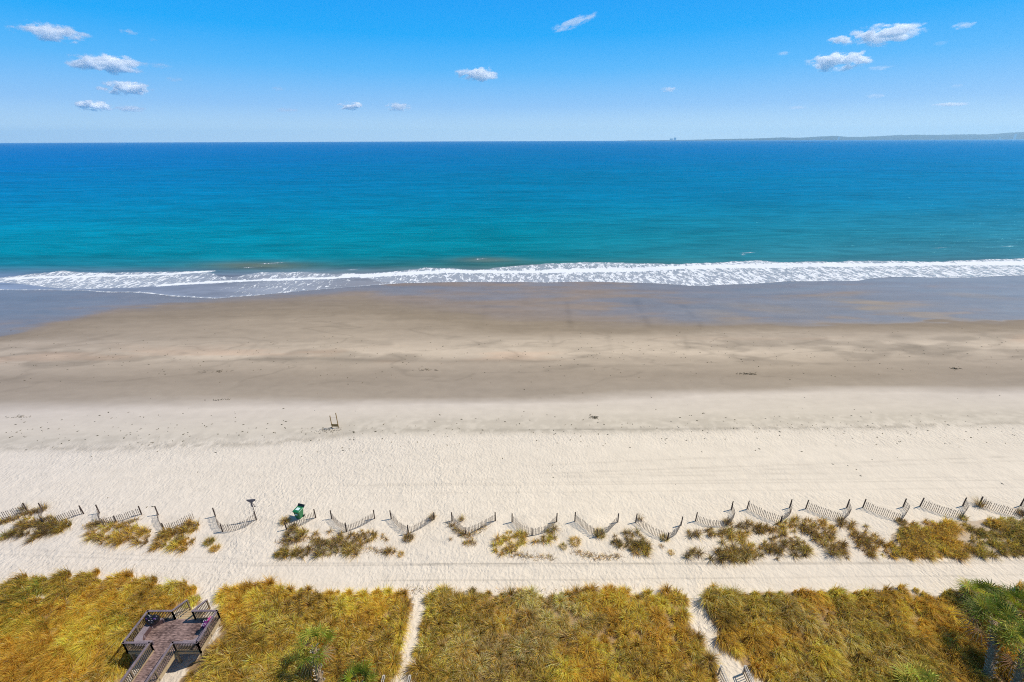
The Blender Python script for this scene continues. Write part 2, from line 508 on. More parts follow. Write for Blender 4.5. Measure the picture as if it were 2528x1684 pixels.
        m = np.exp(-((py - yy) / 1.5) ** 2) * sstep(x0, x0 + 80, px) * sstep(x1 + 200, x1 - 10, px)
        trk = np.maximum(trk, m * a * (0.5 + vnoise(X * 0.4, Y * 0.1, 73)))
    rgb = rgb * (1 - trk[..., None] * 2.0)
    # broad tone drift of the dry sand: warmer centre right
    wm = fbm(X * 0.018, Y * 0.03, 81, 3) - 0.5
    rgb = rgb * (1 + wm[..., None] * np.array([0.05, 0.03, -0.04]))
    # thatch under the dune grass
    veg = np.zeros(px.shape)
    near = (py > 1240)
    wx = px + (fbm(X * 0.8, Y * 0.8, 91, 3) - 0.5) * 30; wyy = py + (fbm(X * 0.8, Y * 0.8, 92, 3) - 0.5) * 14
    for P in (G1, G2, G3, G4):
        veg[near] = np.maximum(veg[near], inpoly(wx[near], wyy[near] - 9, P) * 0.85)
    veg[near] *= 1 - inpoly(wx[near], wyy[near], G1HOLE)
    for P in (R2,):
        veg[near] = np.maximum(veg[near], inpoly(wx[near], wyy[near], P) * 0.45)
    th = lin((150, 118, 70)) * (0.75 + 0.5 * fbm(X * 0.7, Y * 0.8, 95, 3))[..., None]
    rgb = rgb * (1 - veg[..., None]) + th * veg[..., None]
    dry = sstep(8.6, 10.2, t)
    footy = dry * (1 - veg) * (0.45 + 1.1 * fbm(X * 0.12, Y * 0.2, 97, 3)) * (1 - 0.55 * sstep(1200, 1700, px) * sstep(1090, 1110, py) * sstep(1230, 1205, py))
    # trodden beach crossings
    for cx0, cy0, cx1, cy1, wd in ((640, 1240, 540, 1460, 40), (1030, 1455, 1000, 1684, 22), (1716, 1400, 1760, 1640, 22), (1075, 1110, 1090, 1180, 14)):
        dx, dy = cx1 - cx0, cy1 - cy0
        tt = np.clip(((px - cx0) * dx + (py - cy0) * dy) / (dx * dx + dy * dy), 0, 1)
        dd = np.hypot(px - cx0 - tt * dx, (py - cy0 - tt * dy))
        footy = footy + np.exp(-(dd / wd) ** 2) * (1 - veg) * 0.6
    wetf = np.clip(film + 0.35 * wet, 0, 1)
    lf = np.interp(px, [0, 700, 1500, 2528], [1, 0.5, 0.0, 0.35])[..., None]
    rgb = rgb * (1 - lf * np.array([0.09, 0.07, -0.01]))
    midb = (sstep(1.0, 3.0, t) * sstep(9.0, 7.5, t))[..., None]
    rgb = rgb * (1 - midb * np.array([0.04, 0.03, -0.03]))
    gm = fbm(X * 0.9, Y * 1.1, 35, 3) - 0.5
    rgb = rgb * (1 + (gm * 0.10)[..., None])
    return np.clip(rgb * np.array([0.925, 0.865, 0.765]), 0.01, 0.9), footy, wetf


Xg, Yg = np.meshgrid(XS, YS)
Zg = ground_z(Xg, Yg)
# small irregularities
near = sstep(64, 46, Yg) * sstep(10, 14, Yg)
Zg = Zg + near * 0.035 * (fbm(Xg * 1.1, Yg * 1.1, 101, 3) - 0.5) * 2
PXg, PYg = pr(Xg, Yg, Zg)
behind = Yg < 12
PYg = np.where(behind, 2000, PYg)
rgbg, footg, wetg = colour_beach(PXg, PYg, Xg, Yg)
li, stt, tot = grid_faces(len(XS), len(YS))

m, n, l, b = new_mat("beach_sand")
at = nd(n, "ShaderNodeAttribute", attribute_name="col")
fo = nd(n, "ShaderNodeAttribute", attribute_name="foot")
we = nd(n, "ShaderNodeAttribute", attribute_name="wet")
g1 = noise(n, l, 9.0, 3, 0.6)
g2 = noise(n, l, 1.1, 4, 0.6, sc=(0.35, 1, 1))
var = mth(n, l, 'ADD', mth(n, l, 'MULTIPLY', g1, 0.16), mth(n, l, 'MULTIPLY', g2, 0.14))
var = mth(n, l, 'ADD', var, 0.85)
cm = nd(n, "ShaderNodeVectorMath", operation='SCALE')
l.new(at.outputs[0], cm.inputs[0]); l.new(var, cm.inputs[3])
l.new(cm.outputs[0], b.inputs["Base Color"])
l.new(maprange(n, l, we.outputs["Fac"], 0.0, 0.9, 0.95, 0.34), b.inputs["Roughness"])
l.new(maprange(n, l, we.outputs["Fac"], 0.0, 0.9, 0.1, 0.5), b.inputs["Specular IOR Level"])
# footprints: smooth cells stretched a little
tc = nd(n, "ShaderNodeTexCoord")
wob = nd(n, "ShaderNodeTexNoise"); wob.inputs["Scale"].default_value = 0.6; wob.inputs["Detail"].default_value = 2
l.new(tc.outputs["Object"], wob.inputs["Vector"])
vm = nd(n, "ShaderNodeVectorMath", operation='MULTIPLY_ADD')
l.new(wob.outputs["Color"], vm.inputs[0]); vm.inputs[1].default_value = (1.4, 1.4, 0); l.new(tc.outputs["Object"], vm.inputs[2])
mp = nd(n, "ShaderNodeMapping"); mp.inputs["Scale"].default_value = (1.0, 0.72, 1.0); mp.inputs["Rotation"].default_value = (0, 0, 0.2)
l.new(vm.outputs[0], mp.inputs[0])
vo = nd(n, "ShaderNodeTexVoronoi", feature='SMOOTH_F1'); vo.inputs["Scale"].default_value = 2.9; vo.inputs["Smoothness"].default_value = 0.3
l.new(mp.outputs[0], vo.inputs["Vector"])
n3 = noise(n, l, 4.2, 3, 0.55, dist=0.6)
hgt = mth(n, l, 'ADD', mth(n, l, 'MULTIPLY', vo.outputs["Distance"], 0.062), mth(n, l, 'MULTIPLY', n3, 0.072))
hgt = mth(n, l, 'MULTIPLY', hgt, fo.outputs["Fac"])
fine = mth(n, l, 'MULTIPLY', noise(n, l, 1.6, 3, 0.6, sc=(0.25, 1, 1)), 0.02)
hgt = mth(n, l, 'ADD', hgt, fine)
bp = nd(n, "ShaderNodeBump"); bp.inputs["Strength"].default_value = 1.0; bp.inputs["Distance"].default_value = 0.9
l.new(hgt, bp.inputs["Height"]); l.new(bp.outputs[0], b.inputs["Normal"])
beach = np_mesh("beach_ground", np.stack([Xg, Yg, Zg], -1).reshape(-1, 3), li, stt, tot, m, smooth=True,
                colors=rgbg.reshape(-1, 3), attrs={"foot": footg.ravel(), "wet": wetg.ravel()})
tag(beach, kind="structure")


# ------------------------------------------------------------------ sea
SX = axis((-40000, -9000, 3100), (-9000, -2600, 640), (-2600, -900, 170), (-900, -320, 29), (-320, -200, 3), (-200, 200, 0.9), (200, 320, 3), (320, 900, 29), (900, 2600, 170), (2600, 9000, 640), (9000, 40000, 3100))
T = np.concatenate([np.linspace(0, 60, 200, endpoint=False), np.geomspace(60, 34000, 260)])
ysx = shoreY(SX)
# small fingers of the swash edge
ysx = ysx + (fbm(SX * 0.05, SX * 0, 121, 3) - 0.5) * 2.2
Xs, Ts = np.meshgrid(SX, T)
fade = np.exp(-Ts / 400.0)
Ys = Ts + ysx[None, :] * fade + (1 - fade) * 150.0
swell = sstep(12, 50, Ts) * (0.34 * (fbm(Xs * 0.02, Ys * 0.11, 131, 3) - 0.5)) * sstep(900, 300, Ts)
Zs = SEA_Z + 0.012 + 0.05 * sstep(0.0, 6.0, Ts) + swell + 0.32 * np.exp(-((Ts - 16 - 6 * fbm(Xs * 0.02, Xs * 0, 137, 3)) / 2.2) ** 2)
PXs, PYs = pr(Xs, Ys, Zs)
HY = 347 - (PXs - 1264) * 0.0035
dv = PYs - HY                         # distance under the horizon in photo pixels
sc_y = [0, 30, 90, 170, 230, 280, 305, 330, 350]
sL = np.array([lin(c) for c in ((0, 118, 190), (0, 120, 192), (0, 126, 184), (0, 138, 180), (0, 143, 172), (2, 138, 158), (30, 130, 148), (120, 140, 164), (140, 152, 172))])
sC = np.array([lin(c) for c in ((0, 118, 184), (0, 118, 176), (0, 124, 168), (0, 132, 164), (0, 136, 152), (8, 130, 138), (50, 118, 118), (140, 136, 132), (160, 152, 146))])
sR = np.array([lin(c) for c in ((0, 126, 192), (0, 126, 188), (0, 128, 178), (20, 130, 166), (48, 132, 152), (72, 130, 142), (98, 128, 138), (140, 148, 156), (156, 160, 168))])


def ip(tab, v): return np.stack([np.interp(v, sc_y, tab[:, j]) for j in range(3)], -1)


def sideL(px, v):  # sideways change of the light on the water, put into its colour
    a = np.clip((1264 - px) / 1264, 0, 1)[..., None]; c = np.clip((px - 1264) / 1264, 0, 1)[..., None]
    return ip(sL, v) * a + ip(sR, v) * c + ip(sC, v) * (1 - a - c)


big = fbm(Xs * 0.004, Ys * 0.012, 141, 4) - 0.5
srgb = sideL(PXs, dv + big * 40)
patch = fbm(Xs * 0.012, Ys * 0.05, 151, 4) - 0.5
srgb = srgb * (1 + patch[..., None] * 0.26)
# sandbar shallows stirred up near the break
for cx, cy, rx, ry, a in ((640, 656, 130, 9, 0.8), (1200, 642, 80, 7, 0.5), (1350, 655, 300, 10, 0.2)):
    mm = np.exp(-(((PXs - cx) / rx) ** 2 + ((PYs - cy) / ry) ** 2)) * a
    srgb = srgb * (1 - mm[..., None]) + lin((138, 128, 96)) * mm[..., None]
gr = np.exp(-((PYs - np.interp(PXs, [0, 1264, 2528], [662, 650, 618]) + big * 20) / 7) ** 2) * np.interp(PXs, [0, 600, 1264, 1900, 2528], [0.1, 0.5, 0.6, 0.1, 0.0])
srgb = srgb * (1 - gr[..., None] * 0.5) + lin((10, 105, 95)) * gr[..., None] * 0.5
# foam layout
UP = [(-400, 690), (0, 686), (76, 677), (153, 669), (229, 674), (344, 673), (430, 671), (516, 669), (540, 682), (573, 683), (631, 673), (745, 671), (841, 678), (900, 676), (938, 673), (1053, 661), (1114, 660), (1168, 667), (1263, 657), (1359, 650), (1512, 648), (1626, 650), (1703, 652), (1869, 642), (1946, 648), (2016, 646), (2192, 644), (2280, 647), (2438, 640), (2528, 638), (3000, 634)]
FR = [(-400, 700), (0, 697), (69, 703), (134, 711), (229, 713), (344, 709), (420, 703), (516, 700), (612, 695), (726, 692), (841, 687), (900, 684), (940, 697), (992, 699), (1080, 697), (1278, 696), (1351, 699), (1473, 697), (1626, 700), (1741, 707), (1805, 703), (1876, 700), (1946, 695), (2115, 693), (2147, 688), (2210, 685), (2528, 680), (3000, 676)]
up = np.interp(PXs, *zip(*UP)); fr = np.interp(PXs, *zip(*FR))
w1 = (fbm(Xs * 0.25, Ys * 0.15, 161, 3) - 0.5) * 5
inside = sstep(up - 1.5, up + 1.5, PYs + w1) * sstep(fr + 1.0, fr - 0.3, PYs)
dens = np.interp(PXs, [-400, 0, 300, 520, 560, 700, 900, 1100, 1400, 1700, 2528], [0.5, 0.52, 0.56, 0.44, 0.34, 0.46, 0.42, 0.46, 0.52, 0.57, 0.57])
foam = inside * dens
for line, hw, a in (([(0, 689), (100, 685), (229, 682), (344, 679), (420, 676), (520, 670)], 2.2, 1.0),
                    ([(380, 706), (516, 697), (600, 693), (726, 689), (841, 685), (900, 681), (960, 679)], 2.4, 1.0),
                    ([(841, 680), (900, 681), (1000, 676), (1100, 670), (1168, 671), (1282, 672), (1435, 668), (1588, 665), (1800, 658)], 5.0, 1.0),
                    ([(1400, 668), (1588, 665), (1700, 660), (1800, 658), (1946, 655), (2227, 653), (2403, 651), (2528, 649), (3000, 646)], 6.2, 1.0)):
    xs_, ys_ = zip(*line)
    yy = np.interp(PXs, xs_, ys_) + w1 * 0.5
    hh = hw * (0.6 + 0.8 * fbm(Xs * 0.06, Ys * 0, 171, 3))
    mm = np.exp(-((PYs - yy) / hh) ** 4) * sstep(xs_[0] - 20, xs_[0] + 20, PXs) * sstep(xs_[-1] + 25, xs_[-1] - 15, PXs)
    foam = np.maximum(foam, mm * a)
edge = np.exp(-((PYs - fr + 0.4) / 0.75) ** 2) * (0.55 + 0.6 * fbm(Xs * 0.08, Ys * 0, 181, 2)) * np.interp(PXs, [0, 880, 940, 2528], [0.8, 1, 0.7, 1])
foam = np.maximum(foam, edge)
# thin rims of old swashes
rim = np.exp(-(Ts / 0.8) ** 2) * (0.35 + 0.5 * fbm(Xs * 0.04, Ys * 0, 191, 2))
foam = np.maximum(foam, rim * 0.95)
lac = sstep(fr - 1, fr + 1, PYs) * np.exp(-(((PXs - 720) / 190) ** 2)) * 0.36
foam = np.maximum(foam, lac)
# a few early breakers
for cx, cy, rx, ry, a in ((1186, 639.5, 18, 1.0, 0.5), (670, 650, 45, 1.3, 0.40), (1846, 624, 22, 1.8, 0.42), (1835, 629, 6, 1.2, 0.5), (620, 660, 30, 1.0, 0.38), (2490, 608, 30, 0.8, 0.4), (2320, 612, 26, 0.8, 0.38), (870, 666, 16, 2, 0.45)):
    foam = np.maximum(foam, np.exp(-(((PXs - cx) / rx) ** 2 + ((PYs - cy + (PXs - cx) * 0.06) / ry) ** 2)) * a)
clear = sstep(720, 693, PYs) * 0 + 1
# water film over sand near the edge
foam = np.minimum(foam, 1.0)

m, n, l, b = new_mat("sea_water")
at = nd(n, "ShaderNodeAttribute", attribute_name="col")
fo = nd(n, "ShaderNodeAttribute", attribute_name="foam")
fa = nd(n, "ShaderNodeAttribute", attribute_name="swash")
lace = noise(n, l, 0.95, 5, 0.66, sc=(1.0, 0.40, 1), rot=(0, 0, 0.30), dist=0.7)
lace = maprange(n, l, lace, 0.30, 0.70, smooth=False)
thr = mth(n, l, 'SUBTRACT', 1.0, fo.outputs["Fac"])
fm = maprange(n, l, lace, mth(n, l, 'SUBTRACT', thr, 0.08), mth(n, l, 'ADD', thr, 0.20))
fm = mth(n, l, 'MULTIPLY', fm, maprange(n, l, fo.outputs["Fac"], 0.02, 0.3))
# wave streaks
wv = noise(n, l, 0.30, 4, 0.6, sc=(0.22, 1.0, 1), rot=(0, 0, -0.05), dist=0.3)
wv2 = noise(n, l, 0.05, 4, 0.62, sc=(0.25, 1.0, 1), rot=(0, 0, 0.03))
wv3 = noise(n, l, 1.6, 3, 0.6, sc=(0.5, 1, 1))
cv = mth(n, l, 'ADD', mth(n, l, 'MULTIPLY', maprange(n, l, wv, 0.3, 0.7), 0.34), mth(n, l, 'MULTIPLY', maprange(n, l, wv2, 0.3, 0.7), 0.24))
cv = mth(n, l, 'ADD', mth(n, l, 'ADD', cv, mth(n, l, 'MULTIPLY', wv3, 0.16)), 0.64)
cs = nd(n, "ShaderNodeVectorMath", operation='SCALE'); l.new(at.outputs[0], cs.inputs[0]); l.new(cv, cs.inputs[3])
milky = mixc(n, l, maprange(n, l, fo.outputs["Fac"], 0.12, 0.55, 0.0, 0.75), cs.outputs[0], (0.40, 0.42, 0.45))
l.new(mixc(n, l, fm, milky, (0.80, 0.80, 0.80)), b.inputs["Base Color"])
l.new(mixc(n, l, fm, (0.30,) * 3, (0.8,) * 3), b.inputs["Roughness"])
b.inputs["Specular IOR Level"].default_value = 0.0
hh = mth(n, l, 'ADD', mth(n, l, 'MULTIPLY', wv, 1.1), mth(n, l, 'MULTIPLY', wv3, 0.12))
hh = mth(n, l, 'MULTIPLY', hh, fa.outputs["Fac"])
hh = mth(n, l, 'ADD', hh, mth(n, l, 'MULTIPLY', fm, 0.12))
bp = nd(n, "ShaderNodeBump"); bp.inputs["Strength"].default_value = 0.9; bp.inputs["Distance"].default_value = 0.8
l.new(hh, bp.inputs["Height"]); l.new(bp.outputs[0], b.inputs["Normal"])
gs = nd(n, "ShaderNodeBsdfGlossy"); gs.inputs["Color"].default_value = (0.25, 0.85, 1.0, 1); gs.inputs["Roughness"].default_value = 0.28
l.new(bp.outputs[0], gs.inputs["Normal"])
ms = nd(n, "ShaderNodeMixShader"); l.new(maprange(n, l, fm, 0.0, 1.0, 0.08, 0.0), ms.inputs[0])
l.new(b.outputs[0], ms.inputs[1]); l.new(gs.outputs[0], ms.inputs[2]); l.new(ms.outputs[0], n["Material Output"].inputs[0])
li, stt, tot = grid_faces(len(SX), len(T))
sea = np_mesh("sea_water", np.stack([Xs, Ys, Zs], -1).reshape(-1, 3), li, stt, tot, m, smooth=True,
              colors=np.clip(srgb * 0.82, 0.0, 1).reshape(-1, 3), attrs={"foam": foam.ravel(), "swash": sstep(2, 40, Ts).ravel()})
tag(sea, kind="structure")

# ------------------------------------------------------------------ far coast
LD = 31000.0
prof = [(1560, 0.6), (1640, 1.0), (1720, 1.6), (1800, 3), (1880, 4.2), (1940, 6.2), (1990, 5.5), (2030, 7.5), (2066, 9.5), (2110, 6.5), (2150, 7), (2190, 8.5), (2230, 10.5), (2290, 11), (2340, 10.5), (2420, 11.8), (2470, 12), (2500, 14.5), (2528, 16), (2600, 17), (2800, 20), (3200, 16), (3600, 8)]
px_ = np.arange(1560, 3600, 2.0)
Xl = (px_ - 1264) / FPX * (LD * math.cos(PITCH)) * 1.0
hl = np.interp(px_, *zip(*prof)) * LD / FPX * 0.93
hl = hl * (0.93 + 0.16 * fbm(px_ * 0.09, px_ * 0, 201, 4)) + 4
nx = len(px_); rows = [(0, 0.0), (25, 0.55), (70, 0.86), (160, 1.0), (420, 0.9), (900, 0.0)]
V = []
for k, (dy, hf) in enumerate(rows):
    nz = 1 + 0.12 * (fbm(px_ * 0.2, px_ * 0 + k * 3.3, 205, 3) - 0.5)
    V.append(np.stack([Xl, np.full(nx, LD + dy * 2.6) + 60 * (fbm(px_ * 0.03, px_ * 0, 207, 3) - 0.5), SEA_Z - 0.3 + hl * hf * nz], -1))
li, stt, tot = grid_faces(nx, len(rows))
M_LAND = plain_mat("distant_forest", (0.04, 0.06, 0.06), 0.9, 0.1, 0.4, 0.02)
land = np_mesh("far_hills", np.concatenate(V), li, stt, tot, M_LAND, smooth=False)
tag(land, kind="structure")
M_WHITE = plain_mat("pale_render", (0.8, 0.78, 0.74), 0.7)
M_ROOFG = plain_mat("pale_grey_roof", (0.6, 0.6, 0.6), 0.7)


def far_building(px0, w, h, floors, label):
    X = (px0 - 1264) / FPX * LD * math.cos(PITCH)
    t = empty("distant_building", (X, LD - 60, SEA_Z)); tag(t, label, "building", "pale buildings on the far shore")
    a = MB(); a.box((0, 0, h / 2), (w, w * 0.6, h)); a.build("wall", M_WHITE, t)
    a = MB(); a.box((0, 0, h + 1.5), (w * 1.05, w * 0.64, 3)); a.box((w * 0.15, 0, h + 5), (w * 0.3, w * 0.3, 5)); a.build("roof", M_ROOFG, t)
    a = MB()
    for k in range(floors):
        a.box((0, -w * 0.3 - 0.3, h * (k + 0.6) / floors), (w * 0.86, 0.5, h / floors * 0.38))
    a.build("window_band", M_ROOFG, t)


far_building(2011, 80, 44, 4, "leftmost low pale building on the far shore")
far_building(2028, 70, 54, 5, "second low pale building from the left on the far shore")
far_building(2070, 90, 190, 12, "tall white tower standing alone on the far shore")
far_building(2467, 76, 130, 8, "white block low in a gap of the far wooded shore")
far_building(2503, 110, 300, 14, "rightmost and tallest pale tower on the far shore")
far_building(1658, 150, 120, 8, "left of two faint towers rising alone from the horizon right of centre")
far_building(1667, 130, 165, 10, "right, taller of two faint towers rising alone from the horizon right of centre")

# ------------------------------------------------------------------ haze
hz = MB(); hz.box((0, 17100, 358.0), (120000, 34800, 722.6))
mh = bpy.data.materials.new("haze_air"); mh.use_nodes = True
hn, hl_ = mh.node_tree.nodes, mh.node_tree.links
hn.remove(hn["Principled BSDF"])
pv = hn.new("ShaderNodeVolumePrincipled")
pv.inputs["Color"].default_value = (0.72, 0.95, 1.0, 1)
pv.inputs["Density"].default_value = 0.000022
pv.inputs["Anisotropy"].default_value = 0.2
hl_.new(pv.outputs[0], hn["Material Output"].inputs["Volume"])
haze = hz.build("haze", mh)
tag(haze, kind="stuff")

# ------------------------------------------------------------------ clouds
def cloud_mat(name, dens, thr):
    m = bpy.data.materials.new(name); m.use_nodes = True
    n, l = m.node_tree.nodes, m.node_tree.links
    n.remove(n["Principled BSDF"])
    v = n.new("ShaderNodeVolumePrincipled")
    v.inputs["Color"].default_value = (1.0, 0.998, 0.995, 1)
    v.inputs["Anisotropy"].default_value = 0.2
    tc = n.new("ShaderNodeTexCoord")
    oi = n.new("ShaderNodeObjectInfo")
    ln = nd(n, "ShaderNodeVectorMath", operation='LENGTH'); l.new(tc.outputs["Object"], ln.inputs[0])
    off = nd(n, "ShaderNodeVectorMath", operation='ADD'); l.new(tc.outputs["Object"], off.inputs[0])
    mr = mth(n, l, 'MULTIPLY', oi.outputs["Random"], 40.0)
    cb = nd(n, "ShaderNodeCombineXYZ"); l.new(mr, cb.inputs[0]); l.new(mr, cb.inputs[1])
    l.new(cb.outputs[0], off.inputs[1])
    ns = noise(n, l, 1.6, 3, 0.5, vec=off.outputs[0], sc=(1.7, 1.5, 1.0))
    f = mth(n, l, 'ADD', ln.outputs["Value"], mth(n, l, 'MULTIPLY', mth(n, l, 'SUBTRACT', ns, 0.5), 2.6))
    d = maprange(n, l, f, thr, thr - 0.38)
    rim_ = maprange(n, l, ln.outputs["Value"], 0.98, 0.75)
    d = mth(n, l, 'MULTIPLY', mth(n, l, 'MULTIPLY', d, rim_), dens)
    l.new(d, v.inputs["Density"])
    l.new(v.outputs[0], n["Material Output"].inputs["Volume"])
    return m


CM = {1: cloud_mat("cloud_dense", 0.032, 0.60), 2: cloud_mat("cloud_thin", 0.008, 0.72), 3: cloud_mat("cloud_faint", 0.0028, 0.78)}
bpy.ops.mesh.primitive_ico_sphere_add(subdivisions=4, radius=1)
_ico = bpy.context.object; ico_me = _ico.data; bpy.data.objects.remove(_ico)


def cloud(x, y, w, h, kind, label, tilt=0.0):
    d = R @ np.array([(x - W0 / 2) / FPX, -(y - H0 / 2) / FPX, -1.0])
    alt = 1300.0
    t = alt / max(d[2], 0.02)
    c = d * t + np.array([0, 0, CAMH])
    s = t / FPX                                 # metres per pixel at that depth
    me = ico_me.copy()
    nv = len(me.vertices); co = np.empty(nv * 3); me.vertices.foreach_get("co", co); co = co.reshape(-1, 3)
    me.materials.append(CM[kind])
    o = link(bpy.data.objects.new("cloud", me))
    o.location = tuple(c)
    o.scale = (w * s * 0.60, w * s * 0.36, h * s * 0.70)
    az = math.atan2(c[0], c[1])
    o.rotation_euler = (0, tilt, -az)
    tag(o, label, "cloud", "small white clouds scattered over the sea")
    return o


cloud(126, 80, 150, 38, 1, "large white cloud, highest at the left edge of the sky")
cloud(188, 93, 38, 15, 1, "small white puff under the right end of the highest left cloud")
cloud(266, 157, 160, 38, 1, "second white cloud down at the left, ragged and wide")
cloud(316, 218, 118, 28, 1, "third white cloud down at the left")
cloud(232, 262, 92, 22, 1, "low white cloud nearest the horizon at the far left")
cloud(322, 269, 62, 14, 2, "small flat cloud low at the left, right of the lowest one")
cloud(1181, 183, 112, 28, 1, "single oval white cloud just left of the picture centre")
cloud(866, 262, 76, 17, 1, "left of the two low flat clouds left of centre")
cloud(983, 264, 64, 18, 2, "right of the two low flat clouds left of centre, fainter")
cloud(320, 79, 42, 11, 2, "faint wisp right of the highest left cloud")
cloud(377, 98, 22, 7, 3, "tiny faint wisp right of the upper left wisp")
cloud(396, 162, 48, 12, 3, "faint smear right of the second cloud at the left")
cloud(430, 196, 42, 11, 3, "faint smear above right of the third cloud at the left")
cloud(709, 272, 60, 9, 3, "thin faint streak low over the horizon left of centre")
cloud(687, 219, 34, 9, 3, "very faint dot of cloud above the low thin streak")
cloud(1416, 56, 118, 17, 2, "slanting feathery streak high at the picture centre", tilt=-0.27)
cloud(2186, 85, 176, 42, 1, "largest bright white cloud at the upper right")
cloud(2078, 99, 68, 18, 1, "small white cloud left of the largest right cloud")
cloud(2072, 151, 146, 38, 1, "bright white cloud below the largest right cloud")
cloud(1651, 221, 42, 11, 2, "small faint cloud right of centre, halfway up the sky")
cloud(1934, 132, 32, 9, 2, "faint dot of cloud left of the lower bright right cloud")
cloud(2378, 63, 54, 13, 2, "wispy cloud at the far upper right")
cloud(2322, 107, 30, 9, 3, "faint puff under the wispy cloud at the far right")
cloud(2171, 168, 66, 9, 3, "thin streak below right of the lower bright cloud")
cloud(2163, 237, 44, 10, 3, "faint low smear at the right above the coast")
cloud(2362, 212, 26, 8, 3, "tiny faint puff at the right above the thin streak")
cloud(2350, 258, 76, 8, 2, "thin white streak low over the far coast at the right")
cloud(1967, 266, 40, 8, 3, "barely visible streak over the left end of the far coast")

# ------------------------------------------------------------------ grass blades
GOLD = (0.82, 0.52, 0.075); STRAW = (0.82, 0.61, 0.28); OLIVE = (0.37, 0.295, 0.05); BROWN = (0.32, 0.20, 0.09)
GREEN = (0.20, 0.27, 0.04); DKBR = (0.12, 0.08, 0.045); AMBER = (0.76, 0.43, 0.055)


def blades(name, P, az, L, lean, droop, wid, C, mat=M_GRASS, wind=(0, 0), parent=None, build=True, tipc=None):
    """P base points (N,3); blades of length L leaning along az; lean 0 upright .. 1 flat"""
    N = len(P)
    C = C * 1.2
    S = np.array([0.0, 0.42, 0.76, 1.0])
    hx, hy = np.cos(az), np.sin(az)
    wx, wy = wind
    dirx = hx * lean + wx; diry = hy * lean + wy
    hm = np.hypot(dirx, diry)
    up = np.sqrt(np.clip(1 - np.minimum(hm, 0.97) ** 2, 0.05, 1))
    wa = np.arctan2(diry, dirx) + math.pi / 2 + rng.normal(0, 0.55, N)
    cx, cy = np.cos(wa), np.sin(wa)
    V = np.zeros((N, 7, 3)); k = 0
    for si, s in enumerate(S):
        h = (0.35 * s + 0.65 * s ** 2)
        x = P[:, 0] + dirx * L * h; y = P[:, 1] + diry * L * h
        z = P[:, 2] + L * (up * s * (1.0 - 0.15 * s) - droop * s ** 2.2)
        z = np.maximum(z, P[:, 2] + 0.015 * si)
        w = wid * (0.5, 0.46, 0.30, 0)[si]
        if si < 3:
            V[:, k] = np.stack([x - cx * w, y - cy * w, z], -1); V[:, k + 1] = np.stack([x + cx * w, y + cy * w, z], -1); k += 2
        else:
            V[:, k] = np.stack([x, y, z], -1)
    base = (np.arange(N) * 7)[:, None]
    q = base + np.array([0, 1, 3, 2, 2, 3, 5, 4, 4, 5, 6])[None, :]
    st = (np.arange(N) * 11)[:, None] + np.array([0, 4, 8])[None, :]
    tt = np.tile([4, 4, 3], (N, 1))
    sh = np.array([0.60, 0.60, 0.95, 0.95, 1.12, 1.12, 1.2])
    Cc = C[:, None, :] * np.ones(7)[None, :, None]
    if tipc is not None:
        f = np.clip((sh - 0.9) / 0.25, 0, 1)[None, :, None] * 0.6
        Cc = Cc * (1 - f) + np.array(tipc)[None, None, :] * f
    data = (V.reshape(-1, 3), q.ravel(), st.ravel(), tt.ravel(), np.clip(Cc, 0, 0.93).reshape(-1, 3))
    if not build: return data
    return np_mesh(name, data[0], data[1], data[2], data[3], mat, parent, colors=data[4])


def palette(N, weights):
    pal = np.array([GOLD, STRAW, OLIVE, BROWN, GREEN, DKBR, AMBER])
    w = np.clip(weights, 0, None); w = w / w.sum(1, keepdims=True)
    cw = np.cumsum(w, 1)
    idx = (rng.random(N)[:, None] > cw).sum(1)
    c = pal[np.minimum(idx, 6)]
    return c * rng.uniform(0.7, 1.25, (N, 1)) * (1 + rng.normal(0, 0.04, (N, 3)))


def world_bbox(poly):
    pts = np.array([un(x, min(y, 2100))[:2] for x, y in poly])
    return pts[:, 0].min(), pts[:, 0].max(), pts[:, 1].min(), pts[:, 1].max()


